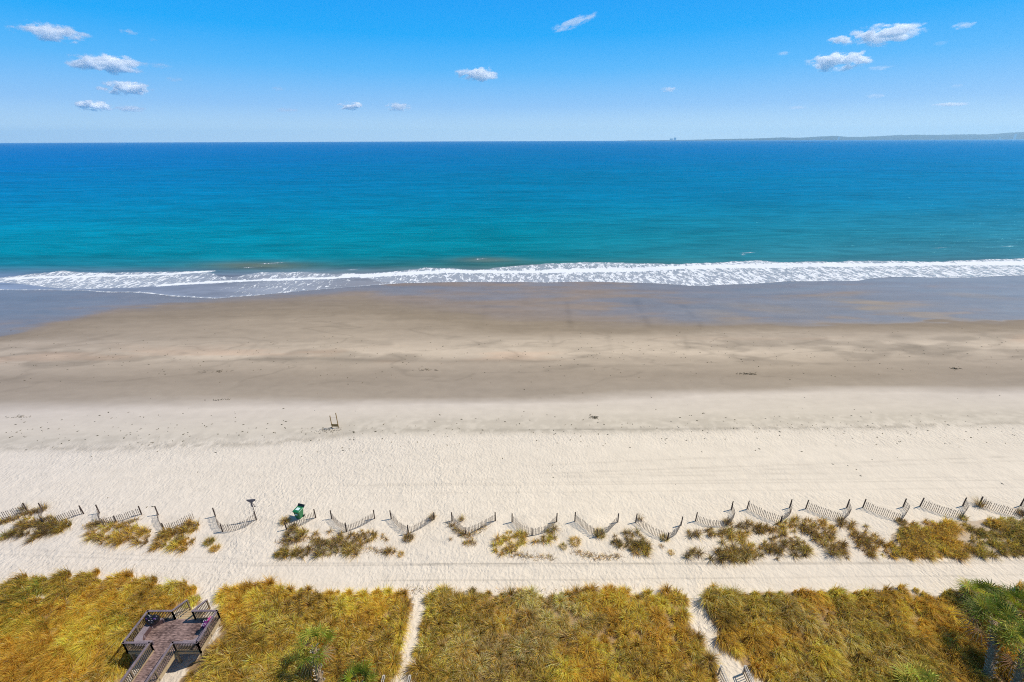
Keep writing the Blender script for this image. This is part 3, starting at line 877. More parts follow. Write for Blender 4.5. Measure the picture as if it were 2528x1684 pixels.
def tuft_field(name, poly, spacing, nb, Lr, windv, wfun, label, dens=None, holes=(), rad=0.2, leanr=(0.15, 0.75), wid=0.026, keep=None, droopr=(0.1, 0.45), jitter_edge=1.0, jz=0.0):
    x0, x1, y0, y1 = world_bbox(poly)
    x0, x1 = max(x0, -58), min(x1, 60); y0 = max(y0, 15.0)
    gx, gy = np.meshgrid(np.arange(x0, x1, spacing), np.arange(y0, y1 + 0.3, spacing))
    gx = gx + rng.uniform(-.5, .5, gx.shape) * spacing; gy = gy + rng.uniform(-.5, .5, gy.shape) * spacing
    gx = gx.ravel(); gy = gy.ravel()
    z = ground_z(gx, gy)
    px, py = pr(gx, gy, z)
    jx = (fbm(gx * 0.7, gy * 0.7, 301, 3) - 0.5) * 40 * jitter_edge; jy = (fbm(gx * 0.5, gy * 0.7, 303, 3) - 0.5) * 24 * jitter_edge
    ok = inpoly(px + jx, py + jy, poly)
    for h in holes: ok &= ~inpoly(px + jx * 0.4, py + jy * 0.4, h)
    if keep is not None: ok &= keep(gx, gy)
    if dens is not None: ok &= rng.random(len(gx)) < dens(gx, gy, px, py)
    gx, gy, z, px, py = gx[ok], gy[ok], z[ok], px[ok], py[ok]
    T_ = len(gx)
    size = rng.uniform(0.55, 1.35, T_) * (0.6 + 0.8 * fbm(gx * 0.45, gy * 0.6, 311, 3))
    n_ = np.maximum(6, (nb * size).astype(int))
    id_ = np.repeat(np.arange(T_), n_); N = len(id_)
    az = rng.uniform(0, 2 * math.pi, N)
    rr = rad * (spacing / 0.50) * size[id_] * np.sqrt(rng.random(N))
    P = np.stack([gx[id_] + np.cos(az) * rr, gy[id_] + np.sin(az) * rr, z[id_] - 0.02], -1)
    az2 = az + rng.normal(0, 0.35, N)
    lean = rng.uniform(*leanr, N)
    L = rng.uniform(*Lr, N) * size[id_]
    W = wfun(gx, gy, px, py)[id_] * rng.uniform(0.2, 1.8, (N, 7))
    C = palette(N, W)
    tv = (rng.uniform(0.72, 1.25, T_) * (0.72 + 0.62 * fbm(gx * 0.6, gy * 0.7, 331, 2)))[id_][:, None]
    wn_ = fbm(gx * 0.25, gy * 0.3, 321, 2)[id_]
    wind = (windv[0] * (0.5 + wn_), windv[1] * (0.5 + wn_))
    o = blades(name, P, az2, L, lean, rng.uniform(*droopr, N), wid * rng.uniform(0.7, 1.4, N), C * tv, wind=wind)
    tag(o, label, kind="stuff")
    return o


def wf(gold, straw, olive, brown, green, dk, amber, s=1, gsel=None):
    def f(x, y, px, py):
        a = fbm(x * 0.16, y * 0.22, 401 + s, 3); b_ = fbm(x * 0.3, y * 0.34, 411 + s, 3); c_ = fbm(x * 0.11 + 4, y * 0.16, 421 + s, 3)
        g1_ = sstep(0.38, 0.62, a); g2_ = sstep(0.42, 0.62, b_); g3_ = sstep(0.5, 0.68, c_)
        w = np.stack([gold * (0.25 + 1.5 * g1_), straw * (0.2 + 1.8 * g3_), olive * (0.25 + 1.6 * (1 - g1_)), brown * (0.4 + 1.1 * g2_),
                      green * g3_ * (1 - g1_) * 2 + 0 * x, dk * (0.5 + g2_), amber * (0.3 + g1_)], -1)
        if gsel is not None: w[:, 4] += gsel(px, py)
        return w
    return f


def off_deck(x, y):
    d = (x > -31.0) & (x < -24.2) & (y > 22.6) & (y < 26.3)
    w_ = (x > -28.9) & (x < -25.3) & (y < 23)
    s_ = (x > -29.0) & (x < -26.2) & (y > 25) & (y < 27.8)
    r_ = (x > 16.2) & (x < 18.6) & (y < 22.4)
    m_ = (x > -9.2) & (x < -7.2) & (y < 22.0)
    return ~(d | w_ | s_ | r_ | m_)


gl = lambda px, py: 2.2 * np.exp(-(((px - 20) / 90) ** 2 + ((py - 1530) / 35) ** 2)) + 1.2 * np.exp(-(((px - 90) / 60) ** 2 + ((py - 1460) / 20) ** 2)) + 0.8 * np.exp(-(((px - 300) / 90) ** 2 + ((py - 1530) / 20) ** 2))
tuft_field("dune_grass", G1, 0.64, 330, (0.75, 1.5), (0.05, -0.52), wf(3.0, 0.9, 0.22, 0.2, 0.12, 0.05, 1.0, 1, gl),
           "long golden dune grass round the left side of the deck", holes=[G1HOLE], keep=off_deck, leanr=(0.1, 0.6))
tuft_field("dune_grass", G2, 0.66, 320, (0.6, 1.35), (0.0, -0.30), wf(2.8, 0.9, 0.3, 0.25, 0.06, 0.06, 1.0, 2),
           "golden dune grass between the deck and the first sand path", keep=off_deck)
tuft_field("dune_grass", G3, 0.70, 310, (0.55, 1.25), (0.0, -0.22), wf(2.2, 0.9, 0.5, 0.45, 0.03, 0.12, 0.8, 3),
           "clumpy olive and tan dune grass between the two narrow sand paths", keep=off_deck)
gr4 = lambda px, py: 1.5 * np.exp(-(((px - 2430) / 90) ** 2 + ((py - 1470) / 30) ** 2)) + 1.0 * np.exp(-(((px - 2260) / 80) ** 2 + ((py - 1690) / 40) ** 2))
tuft_field("dune_grass", G4, 0.66, 320, (0.6, 1.4), (-0.02, -0.48), wf(2.2, 0.8, 0.55, 0.35, 0.06, 0.1, 0.8, 4, gr4),
           "olive and gold dune grass from the right sand path to the palms", keep=off_deck, leanr=(0.1, 0.6))
# beach-side patches
sc_w = wf(0.7, 0.2, 0.7, 1.4, 0.03, 1.3, 0.8, 5)
ol_w = wf(1.4, 0.2, 1.0, 0.8, 0.15, 0.6, 0.9, 6)
hole = lambda lo, hi, sd, sc_=0.6: (lambda x, y, px, py: sstep(lo, hi, fbm(x * sc_, y * sc_ * 1.2, sd, 3)))
tuft_field("dune_grass", R1, 0.50, 80, (0.5, 1.0), (0.0, -0.16), sc_w, "broken dune grass with bare sand patches behind the right fences", dens=hole(0.38, 0.53, 511, 0.75), rad=0.13, leanr=(0.15, 0.9), wid=0.023)
tuft_field("dune_grass", R2, 0.50, 110, (0.5, 1.05), (0.05, -0.3), ol_w, "dense olive dune grass behind the rightmost fences", dens=hole(0.26, 0.48, 512))
tuft_field("dune_grass", M1, 0.48, 62, (0.4, 0.95), (0.0, -0.12), sc_w, "sparse brown dune grass behind the fence beside the green bin", dens=hole(0.30, 0.48, 513, 0.8), rad=0.12, leanr=(0.15, 0.92), wid=0.022)
tuft_field("dune_grass", M4, 0.48, 80, (0.45, 0.95), (0.0, -0.1), sc_w, "olive dune grass around the fence right of centre", dens=hole(0.30, 0.48, 514, 0.7), rad=0.13, leanr=(0.15, 0.9), wid=0.023)
tuft_field("dune_grass", M6, 0.48, 72, (0.45, 0.95), (0.0, -0.1), sc_w, "brown dune grass at the right foot of a sand slope between two fences", dens=hole(0.32, 0.48, 515, 0.8), rad=0.13, leanr=(0.15, 0.9), wid=0.022)
tuft_field("dune_grass", L1, 0.46, 80, (0.55, 1.15), (-0.1, -0.25), sc_w, "windswept dune grass grown over the second fence from the left", dens=hole(0.24, 0.42, 516, 0.8), rad=0.13, leanr=(0.15, 0.9), wid=0.023)
tuft_field("dune_grass", L3, 0.46, 60, (0.55, 1.05), (-0.15, -0.2), wf(0.6, 0.2, 0.6, 1.4, 0.03, 1.1, 0.9, 7), "brown and amber dune grass below the third fence from the left", dens=hole(0.30, 0.45, 517, 0.8), rad=0.13, leanr=(0.15, 0.9), wid=0.022)
tuft_field("dune_grass", L4, 0.46, 80, (0.5, 1.05), (-0.1, -0.25), wf(0.9, 0.2, 1.0, 1.2, 0.05, 0.9, 0.7, 9), "olive dune grass below the fourth fence from the left", dens=hole(0.24, 0.40, 518, 0.8), rad=0.13, leanr=(0.15, 0.9), wid=0.023)
tuft_field("dune_grass", M9, 0.40, 44, (0.3, 0.65), (0, -0.1), wf(0.5, 0.5, 0.3, 1.3, 0, 0.8, 0.9, 8), "dry brown dune grass below the fence just left of centre", dens=hole(0.4, 0.58, 519, 0.9))


def scrub_line(pts, n, label, hgt=(0.25, 0.6)):
    """creeping bare runners: low arching twigs along a traced line"""
    W = [un(x, y) for x, y in pts]
    P = []
    for _ in range(n):
        i = rng.integers(0, len(W) - 1); t = rng.random()
        a, b = W[i], W[i + 1]
        P.append((a[0] + (b[0] - a[0]) * t + rng.normal(0, .25), a[1] + (b[1] - a[1]) * t + rng.normal(0, .2)))
    P = np.array(P); z = ground_z(P[:, 0], P[:, 1])
    N = len(P)
    o = blades("creeping_scrub", np.stack([P[:, 0], P[:, 1], z], -1), rng.uniform(0, 6.28, N), rng.uniform(*hgt, N) * 1.25, rng.uniform(0.3, 0.97, N),
               rng.uniform(0.2, 0.6, N), rng.uniform(0.02, 0.036, N), palette(N, np.tile([0.1, 0.2, 0.4, 1.2, 0, 1.0, 0.4], (N, 1)) * rng.uniform(0.5, 1.5, (N, 7))))
    tag(o, label, kind="stuff")


scrub_line([(1258, 1366), (1300, 1374), (1366, 1378)], 260, "brown creeping runners below the grass right of centre")
scrub_line([(1418, 1362), (1470, 1376), (1530, 1376)], 320, "brown creeping runners between two grass patches")
scrub_line([(690, 1340), (760, 1330), (860, 1345), (960, 1368)], 760, "loose brown runners over the sand behind the bin fence")
scrub_line([(1110, 1292), (1130, 1312), (1155, 1326), (1195, 1304)], 520, "loose brown twigs around the fence left of centre")
scrub_line([(1720, 1312), (1800, 1320), (1900, 1310), (1985, 1300)], 520, "brown runners over bare sand behind the right fences", (0.2, 0.45))
scrub_line([(2100, 1330), (2150, 1350), (2240, 1330)], 300, "brown runners in the gap of the right grass patches", (0.2, 0.45))
scrub_line([(1010, 1456), (1100, 1462), (1300, 1458), (1500, 1462), (1690, 1458)], 300, "stray blades along the sandy edge of the middle grass", (0.2, 0.5))
scrub_line([(0, 1292), (30, 1284), (70, 1266), (100, 1262)], 620, "windblown brown runners behind the leftmost fence", (0.4, 0.9))
scrub_line([(215, 1300), (250, 1290), (300, 1300), (340, 1286)], 620, "dry brown twigs through the third fence from the left", (0.3, 0.7))


# ------------------------------------------------------------------ single tufts
def tuft(x, y, r, L, nb, wts, label, name="grass_tuft", lean=(0.1, 0.8), wid=0.02):
    X, Y, _ = un(x, y); z0 = float(ground_z(X, Y))
    root = empty(name, (X, Y, z0)); tag(root, label, "grass tuft", "single tufts of dune grass on the sand")
    az = rng.uniform(0, 2 * math.pi, nb); rr = r * np.sqrt(rng.random(nb))
    P = np.stack([np.cos(az) * rr, np.sin(az) * rr, np.full(nb, -0.02)], -1)
    C = palette(nb, np.tile(wts, (nb, 1)) * rng.uniform(0.4, 1.6, (nb, 7)))
    blades("blades", P, az + rng.normal(0, .4, nb), rng.uniform(0.5, 1.05, nb) * L, rng.uniform(*lean, nb), rng.uniform(0.05, 0.4, nb), wid * rng.uniform(.7, 1.3, nb), C, parent=root)
    # withered seed stalks are the second look of a tuft
    ns = max(5, nb // 30)
    az = rng.uniform(0, 2 * math.pi, ns)
    blades("seed_stalk", np.stack([np.cos(az) * .05, np.sin(az) * .05, np.zeros(ns)], -1), az, rng.uniform(1.0, 1.5, ns) * L, rng.uniform(0.1, 0.5, ns), rng.uniform(0, 0.1, ns),
           np.full(ns, 0.018), np.tile(DKBR, (ns, 1)) * rng.uniform(.7, 1.5, (ns, 1)), parent=root)


OW = [0.5, 0.2, 1.4, 0.5, 0.5, 0.3, 0.4]; BW = [0.2, 0.3, 0.4, 1.2, 0, 1.1, 0.4]; GW = [1.3, 0.5, 0.6, 0.4, 0.1, 0.1, 0.8]
tuft(518, 1340, 0.42, 0.8, 420, OW, "round olive grass tuft alone below the sign pole's fence, upper half of a pair")
tuft(532, 1356, 0.40, 0.7, 320, GW, "yellow-olive grass tuft alone on the sand, just below its larger neighbour")
tuft(14, 1326, 0.5, 0.9, 300, OW, "grass tuft cut by the left edge of the photo below the leftmost fence")
tuft(705, 1290, 0.4, 1.0, 300, [0.6, 0.6, 0.4, 1.2, 0, 0.6, 0.8], "tall dry tuft at the left end of the fence below the green bin")
tuft(1009, 1330, 0.45, 0.8, 420, BW, "brown tuft at the point of the fence whose right end is overgrown")
tuft(1068, 1280, 0.25, 1.0, 160, BW, "spiky dry tuft on the right end of the second fence right of the bin")
tuft(990, 1370, 0.3, 0.5, 160, GW, "small golden tuft alone on the sand right of the bin's grass patch")
tuft(1481, 1322, 0.5, 0.85, 420, OW, "olive tuft filling the point of the third fence right of centre")
tuft(1140, 1284, 0.2, 0.9, 120, BW, "thin upright dry tuft inside the left arm of the fence left of centre")
tuft(1640, 1330, 0.4, 0.6, 260, OW, "low tuft under the point of the fence before the large right grass")
tuft(1657, 1366, 0.28, 0.5, 130, GW, "small tuft alone on the sand left of the large right grass patch")
tuft(1632, 1350, 0.22, 0.4, 80, BW, "tiny brown tuft above the small golden one at the right slope")
tuft(1580, 1284, 0.2, 1.1, 70, BW, "few tall bent dry stalks by the left post of the last long-armed fence")
tuft(1797, 1292, 0.35, 0.95, 300, BW, "dark tuft at the point of the first fence of the right group")
tuft(2418, 1248, 0.3, 1.5, 170, BW, "spiky dark tuft fanning high over the left end of the rightmost fence", lean=(0.2, 0.95), wid=0.022)
tuft(2222, 1294, 0.4, 0.9, 300, BW, "dark tuft at the point of the third fence from the right edge")
tuft(2078, 1290, 0.4, 0.9, 320, BW, "dark tuft at the point of the fourth fence from the right edge")
tuft(2376, 1282, 0.35, 0.8, 220, OW, "tuft at the point of the second fence from the right edge")
tuft(2522, 1272, 0.4, 1.0, 260, BW, "dark tuft cut by the right edge of the photo at the rightmost fence")
tuft(108, 1258, 0.3, 1.3, 130, BW, "spiky twig tuft standing on the left post of the second fence from the left", lean=(0.2, 0.9))
tuft(60, 1258, 0.3, 1.2, 110, BW, "upright dry tuft on the right end of the leftmost fence")
tuft(232, 1300, 0.5, 0.8, 200, BW, "low brown tuft left of the third fence from the left")
tuft(440, 1338, 0.55, 0.8, 420, OW, "dense olive tuft in the grass below the fourth fence from the left")
tuft(1420, 1340, 0.5, 0.75, 360, GW, "golden olive tuft left of the runners right of centre")
tuft(1390, 1352, 0.35, 0.6, 200, OW, "darker tuft touching the left side of the golden olive one")
tuft(2395, 1452, 0.4, 0.9, 200, BW, "dark tuft on the sandy edge above the palms' fans")
tuft(30, 1442, 0.35, 0.9, 200, OW, "green-brown tuft on the sand above the left grass edge")

# ------------------------------------------------------------------ sand fences
def resample(pts, step):
    out = []; acc = 0.0
    for (x0, y0), (x1, y1) in zip(pts[:-1], pts[1:]):
        L = math.hypot(x1 - x0, y1 - y0); t = acc
        while t < L:
            out.append((x0 + (x1 - x0) * t / L, y0 + (y1 - y0) * t / L, math.atan2(y1 - y0, x1 - x0))); t += step
        acc = t - L
    return out


def smooth_arm(pts, sag):
    """bend an arm slightly, as wired slats do"""
    W = [un(x, y)[:2] for x, y in pts]
    if len(W) > 2: return W
    (x0, y0), (x1, y1) = W
    out = []
    for k in range(9):
        t = k / 8; s = math.sin(math.pi * t) * sag
        out.append((x0 + (x1 - x0) * t + (y1 - y0) * 0 , y0 + (y1 - y0) * t - s))
    return out


def fence(label, arms, posts, hts=1.0, lean=0.03, sags=None):
    bx, by, _ = un(*arms[0][-1]); root = empty("sand_fence", (bx, by, float(ground_z(bx, by))))
    tag(root, label, "sand fence", "V-shaped sand fences along the beach")
    oz = root.location.z
    for ai, arm in enumerate(arms):
        W = smooth_arm(arm, (sags or [0.25] * 9)[ai])
        m_ = MB(); pr_top = []; 
        S_ = resample(W, 0.165)
        for k, (x, y, a) in enumerate(S_):
            z = float(ground_z(x, y)); h = hts * random.uniform(0.95, 1.05)
            hd = Vector((math.cos(a), math.sin(a), 0)); nrm = Vector((-hd.y, hd.x, 0))
            tilt = hd * random.gauss(0, 0.025) + nrm * random.gauss(lean, 0.02)
            b0 = Vector((x - bx, y - by, z - oz - 0.03)); t0 = b0 + Vector((0, 0, h)) + tilt * h
            m_.beam(b0, t0, 0.044 * random.uniform(.85, 1.15), 0.014, up=nrm)
            pr_top.append((b0, t0))
        for f in (0.18, 0.5, 0.82):
            pts = [a_.lerp(b_, f) for a_, b_ in pr_top[::3]] + [pr_top[-1][0].lerp(pr_top[-1][1], f)]
            if len(pts) > 1: m_.tube(pts, 0.006, 4, False)
        m_.build("slat_panel", M_FENCE, root)
    for p in posts:
        x, y = p[0], p[1]; h = p[2] if len(p) > 2 else 1.22
        X, Y, _ = un(x, y); z = float(ground_z(X, Y))
        m_ = MB()
        m_.tube([(X - bx, Y - by, z - oz - 0.1), (X - bx + random.gauss(0, .02), Y - by + random.gauss(0, .02), z - oz + h)], [0.068, 0.06], 8)
        m_.build("post", M_FPOST, root)
    return root


fence("leftmost sand fence, overgrown with dry twigs and cut off by the left edge", [[(68, 1263), (-40, 1292)], [(-120, 1262), (-40, 1292)]], [(68, 1263), (-40, 1292, 1.0)])
fence("second sand fence from the left, half buried in grass with bare slats at its right", [[(106, 1263), (109, 1296)], [(207, 1269), (109, 1296)]], [(106, 1263), (207, 1269), (109, 1296, 1.0)])
fence("third sand fence from the left, brown scrub grown through its slats", [[(246, 1268), (257, 1298)], [(350, 1271), (257, 1298)]], [(246, 1268), (350, 1271), (288, 1290, .9)])
fence("fourth sand fence from the left, its right end without a post", [[(391, 1272), (407, 1311)], [(479, 1281), (407, 1311)]], [(391, 1272), (407, 1311, 1.1)], 0.9)
fence("sand fence standing beside the grey sign pole", [[(532, 1275), (550, 1313)], [(633, 1284), (605, 1303), (575, 1312), (550, 1313)]], [(532, 1275), (633, 1284), (550, 1313, 1.0)], 1.1, 0.08)
fence("single-armed sand fence just below the green bin", [[(780, 1280), (745, 1301), (708, 1309)]], [(780, 1280), (708, 1309, 1.0)])
fence("first full V of sand fence right of the green bin", [[(819, 1281), (856, 1314)], [(925, 1282), (856, 1314)]], [(819, 1281), (856, 1314), (925, 1282)])
fence("sand fence whose right end disappears in a spiky tuft, second right of the bin", [[(966, 1282), (1009, 1318)], [(1072, 1282), (1009, 1318)]], [(966, 1282), (1009, 1318), (1072, 1282, 1.0)])
fence("sand fence with brown twigs all through it, just left of the photo's middle", [[(1116, 1286), (1149, 1320)], [(1223, 1287), (1149, 1320)]], [(1116, 1286), (1149, 1320, 1.0), (1223, 1287)])
fence("sand fence in the middle of the row, grass filling its right arm", [[(1264, 1289), (1290, 1314), (1314, 1322)], [(1374, 1288), (1345, 1316), (1314, 1322)]], [(1264, 1289), (1374, 1288), (1314, 1322, 1.0)])
fence("sand fence with an olive tuft filling its point, right of the middle one", [[(1419, 1288), (1474, 1326)], [(1525, 1291), (1500, 1316), (1474, 1326)]], [(1419, 1288, 1.3), (1525, 1291), (1474, 1326, 1.0)])
fence("sand fence with a long bare left arm, last before the large right grass", [[(1569, 1291), (1612, 1322), (1648, 1333)], [(1681, 1297), (1668, 1322), (1648, 1333)]], [(1569, 1291), (1681, 1297), (1648, 1333, 1.0)])
fence("sand fence at the left end of the large right grass, low and set nearer", [[(1717, 1286), (1750, 1298), (1795, 1301)], [(1805, 1258), (1812, 1278), (1795, 1301)]], [(1717, 1286), (1805, 1258)], 0.9, 0.0, None)
fence("bare sand fence well clear of the grass, fifth from the right edge", [[(1844, 1257), (1885, 1277), (1926, 1292)], [(1949, 1254), (1950, 1272), (1926, 1292)]], [(1844, 1257), (1949, 1254), (1926, 1292, 1.1)])
fence("sand fence fourth from the right edge, its point dark with grass", [[(1989, 1256), (2030, 1272), (2080, 1287)], [(2090, 1254), (2096, 1272), (2080, 1287)]], [(1989, 1256), (2090, 1254)])
fence("sand fence third from the right edge, crooked right arm", [[(2130, 1253), (2223, 1291)], [(2229, 1252), (2239, 1266), (2223, 1291)]], [(2130, 1253), (2229, 1252)])
fence("sand fence second from the right edge, grass halfway up its slats", [[(2271, 1250), (2372, 1282)], [(2376, 1250), (2384, 1264), (2372, 1282)]], [(2271, 1250), (2376, 1250)])
fence("rightmost sand fence, cut off by the right edge", [[(2417, 1248), (2523, 1280)], [(2519, 1249), (2528, 1262), (2523, 1280)]], [(2417, 1248), (2519, 1249)])

# ------------------------------------------------------------------ sign pole
M_GREY = plain_mat("grey_board", (0.16, 0.14, 0.15), 0.6, 0.3, 0.2, 3)
M_GALV = plain_mat("dull_metal", (0.12, 0.10, 0.10), 0.5, 0.5)
X, Y, _ = un(634, 1283); z0 = float(ground_z(X, Y))
t = empty("beach_sign", (X, Y, z0), math.radians(8)); tag(t, "thin sign pole with a grey wedge board on top beside a sand fence", "sign")
a = MB(); a.tube([(0, 0, -.2), (0.0, 0.0, 2.75)], 0.035, 8); a.build("pole", M_GALV, t)
a = MB(); a.add([(-0.48, -.03, 2.85), (0.48, -.03, 2.85), (0.42, -.03, 2.62), (0.14, -.03, 2.48), (-0.14, -.03, 2.48), (-0.36, -.03, 2.62),
                 (-0.48, .02, 2.85), (0.48, .02, 2.85), (0.42, .02, 2.62), (0.14, .02, 2.48), (-0.14, .02, 2.48), (-0.36, .02, 2.62)],
                [(0, 5, 4, 3, 2, 1), (6, 7, 8, 9, 10, 11), (0, 1, 7, 6), (1, 2, 8, 7), (2, 3, 9, 8), (3, 4, 10, 9), (4, 5, 11, 10), (5, 0, 6, 11)])
a.build("sign_board", M_GREY, t)
a = MB(); a.box((-0.04, -.045, 2.15), (0.15, 0.03, 0.66)); a.build("bracket_plate", M_GREY, t)
a = MB(); a.beam((0.10, -.05, 2.45), (0.22, -.05, 1.85), 0.05, 0.04); a.box((0.23, -.05, 1.86), (0.12, 0.05, 0.1)); a.build("brace", M_GALV, t)

# ------------------------------------------------------------------ wheeled bin
M_BIN = plain_mat("green_plastic", (0.012, 0.17, 0.055), 0.42, 0.5, 0.08, 2)
M_LID = plain_mat("black_plastic", (0.012, 0.018, 0.018), 0.4, 0.5)
M_TYRE = plain_mat("rubber", (0.02, 0.02, 0.02), 0.8)
M_LABEL = plain_mat("pale_sticker", (0.62, 0.78, 0.72), 0.5)
X, Y, _ = un(741, 1279); z0 = float(ground_z(X, Y))
t = empty("trash_bin", (X, Y, z0 - 0.01), math.radians(-16)); tag(t, "green wheeled trash bin with its dark lid, pale sticker on its front", "trash bin")


def taper(mb, zs, ws, ds, y0=0.0):
    vs = []
    for z, w, d in zip(zs, ws, ds):
        c = 0.07
        for sx, sy in ((-1, -1), (1, -1), (1, 1), (-1, 1)):
            p1 = (sx * w / 2, sy * (d / 2 - c)); p2 = (sx * (w / 2 - c), sy * d / 2)
            pp = [p1, p2] if sx * sy > 0 else [p2, p1]
            vs += [(p[0], p[1] + y0, z) for p in pp]
    k = 8; fs = []
    for i in range(len(zs) - 1):
        for j in range(k): fs.append((i * k + j, i * k + (j + 1) % k, (i + 1) * k + (j + 1) % k, (i + 1) * k + j))
    fs += [tuple(range(k - 1, -1, -1)), tuple((len(zs) - 1) * k + j for j in range(k))]
    mb.add(vs, fs)


a = MB(); taper(a, (0.06, 0.16, 0.60, 0.98, 1.06, 1.10), (0.54, 0.58, 0.68, 0.76, 0.80, 0.80), (0.52, 0.60, 0.72, 0.80, 0.86, 0.86)); a.build("body", M_BIN, t, bevel=0.01)
a = MB(); taper(a, (1.10, 1.15, 1.22), (0.84, 0.86, 0.70), (0.90, 0.92, 0.72)); a.build("lid", M_BIN, t, bevel=0.015)
a = MB(); a.box((0, 0.0, 0), (0.84, 0.05, 0.30), Matrix.Rotation(math.radians(-50), 3, 'X')); o = a.build("lid_flap", M_LID, t, bevel=0.01); o.location = (0, 0.53, 1.26)
a = MB(); a.tube([(-0.3, 0.50, 1.05), (0.3, 0.50, 1.05)], 0.02, 8); a.box((-0.3, .46, 1.05), (.03, .1, .04)); a.box((0.3, .46, 1.05), (.03, .1, .04)); a.build("handle", M_LID, t)
a = MB(); a.box((-0.02, -0.385, 0.80), (0.34, 0.012, 0.22), Matrix.Rotation(math.radians(-9), 3, 'X')); a.build("sticker", M_LABEL, t)
a = MB(); a.box((0.0, 0, 1.228), (0.40, 0.36, 0.012)); a.build("sticker", M_LABEL, t)
for sx in (-1, 1):
    a = MB(); a.tube([(sx * 0.30, 0.27, 0.12), (sx * 0.37, 0.27, 0.12)], 0.125, 16); w_ = a.build("wheel", M_TYRE, t)
    a = MB(); a.tube([(sx * 0.365, 0.27, 0.12), (sx * 0.378, 0.27, 0.12)], 0.05, 12); a.build("hub", M_GALV, w_)

# ------------------------------------------------------------------ wooden frame on the beach
x1, y1, _ = un(820.3, 1056); x2, y2, _ = un(836, 1056.5)
z0 = float(ground_z(x1, y1))
t = empty("wooden_frame", (x1, y1, z0)); tag(t, "two ochre posts joined by a low board, standing alone on the beach", "wooden frame")
dx, dy = x2 - x1, y2 - y1
a = MB(); a.beam((0, 0, -.2), (-0.02, 0, 2.0), 0.09, 0.09, up=(0, 1, 0)); a.build("post", M_STAND, t)
a = MB(); a.beam((dx, dy, -.2), (dx - 0.03, dy, 2.5), 0.09, 0.09, up=(0, 1, 0)); a.build("post", M_STAND, t)
a = MB(); a.beam((0.02, -0.06, 0.42), (dx - .02, dy - 0.06, 0.42), 0.035, 0.42); a.build("board", M_STAND, t)
a = MB(); a.beam((0.0, 0.06, 1.62), (dx, dy + 0.06, 1.66), 0.012, 0.012); a.build("wire", M_GALV, t)
# dark strands beside it in place of shadowed footprints, and dried weed
M_WEED = plain_mat("dried_seaweed", (0.10, 0.085, 0.05), 0.9, 0.1, 0.5, 8)


def debris(x, y, w, h, n, label, name="seaweed_heap", cat="seaweed", L=(0.08, 0.3)):
    X, Y, _ = un(x, y); z = float(ground_z(X, Y))
    a_ = MB()
    for _ in range(n):
        px_ = random.gauss(0, w * .4); py_ = random.gauss(0, h * .4); l_ = random.uniform(*L); an = random.uniform(0, 3.14)
        a_.tube([(px_, py_, 0.0), (px_ + math.cos(an) * l_ * .5, py_ + math.sin(an) * l_ * .5, random.uniform(.02, .09)), (px_ + math.cos(an) * l_, py_ + math.sin(an) * l_, 0.01)], [0.012, 0.02, 0.008], 5)
    o = a_.build(name, M_WEED); o.location = (X, Y, z + 0.01); tag(o, label, cat)


debris(814, 1066, 2.4, 1.0, 60, "dark strands added in place of shadowed footprints at the foot of the wooden frame")
debris(1469, 1032, 0.9, 0.5, 55, "small dark clump of dried weed alone on pale sand right of centre", L=(0.1, 0.4))
debris(1845, 924, 2.2, 0.5, 50, "thin dark clump of dried weed on the tan sand, nearest the middle right", L=(0.2, 0.6))
debris(2360, 911, 1.3, 0.4, 34, "small ring of dried weed on tan sand toward the right edge", L=(0.2, 0.5))
debris(540, 988, 2.2, 0.3, 20, "thin dried weed line on damp sand in the left half", L=(0.2, 0.5))
debris(40, 1031, 2.8, 0.3, 16, "short dark streak of weed at the left edge of the pale sand", L=(0.3, 0.7))
debris(1050, 915, 4.0, 0.4, 16, "faint brown stroke of weed on the sand left of the middle", L=(0.4, 1.0))
debris(535, 918, 3.0, 0.5, 20, "double brown stroke of weed on the bar at the left", L=(0.3, 0.8))
# fine specks of litter strewn over the beach (nobody could count them)
N = 1500
sx_ = rng.uniform(-130, 130, N); bandc = rng.choice([0, 1, 2], N, p=[0.45, 0.35, 0.2])
syy = np.where(bandc == 0, rng.normal(54.5, 2.2, N), np.where(bandc == 1, rng.normal(80, 5, N), rng.uniform(33, 100, N)))
szz = ground_z(sx_, syy)
l_ = rng.uniform(0.05, 0.22, N); an = rng.uniform(0, math.pi, N); wd = l_ * rng.uniform(0.2, 0.5, N)
ca, sa = np.cos(an), np.sin(an)
V = np.stack([np.stack([sx_ - ca * l_, syy - sa * l_, szz + .005], -1), np.stack([sx_ + sa * wd, syy - ca * wd, szz + .03], -1),
              np.stack([sx_ + ca * l_, syy + sa * l_, szz + .005], -1), np.stack([sx_ - sa * wd, syy + ca * wd, szz + .04], -1)], 1).reshape(-1, 3)
q = (np.arange(N) * 4)[:, None] + np.array([0, 1, 2, 3])[None, :]
o = np_mesh("beach_litter", V, q.ravel(), np.arange(N) * 4, np.full(N, 4), M_WEED); tag(o, "specks of shell and weed strewn over the beach", kind="stuff")

# ------------------------------------------------------------------ viewing deck
DZ = 0.92          # floor level above the dune
RH = 1.05
dk = empty("viewing_deck", (-27.7, 24.45, 0)); tag(dk, "weathered wooden viewing deck with slatted railings, built-in benches and a boardwalk", "deck")
OX, OY = -27.7, 24.45
XL, XR, YF, YB = -30.66, -24.86, 23.24, 25.88
BL, BR = -28.60, -26.76         # boardwalk edges
YN = 9.0                        # boardwalk runs on toward the building


def L3(x, y, z): return (x - OX, y - OY, z)


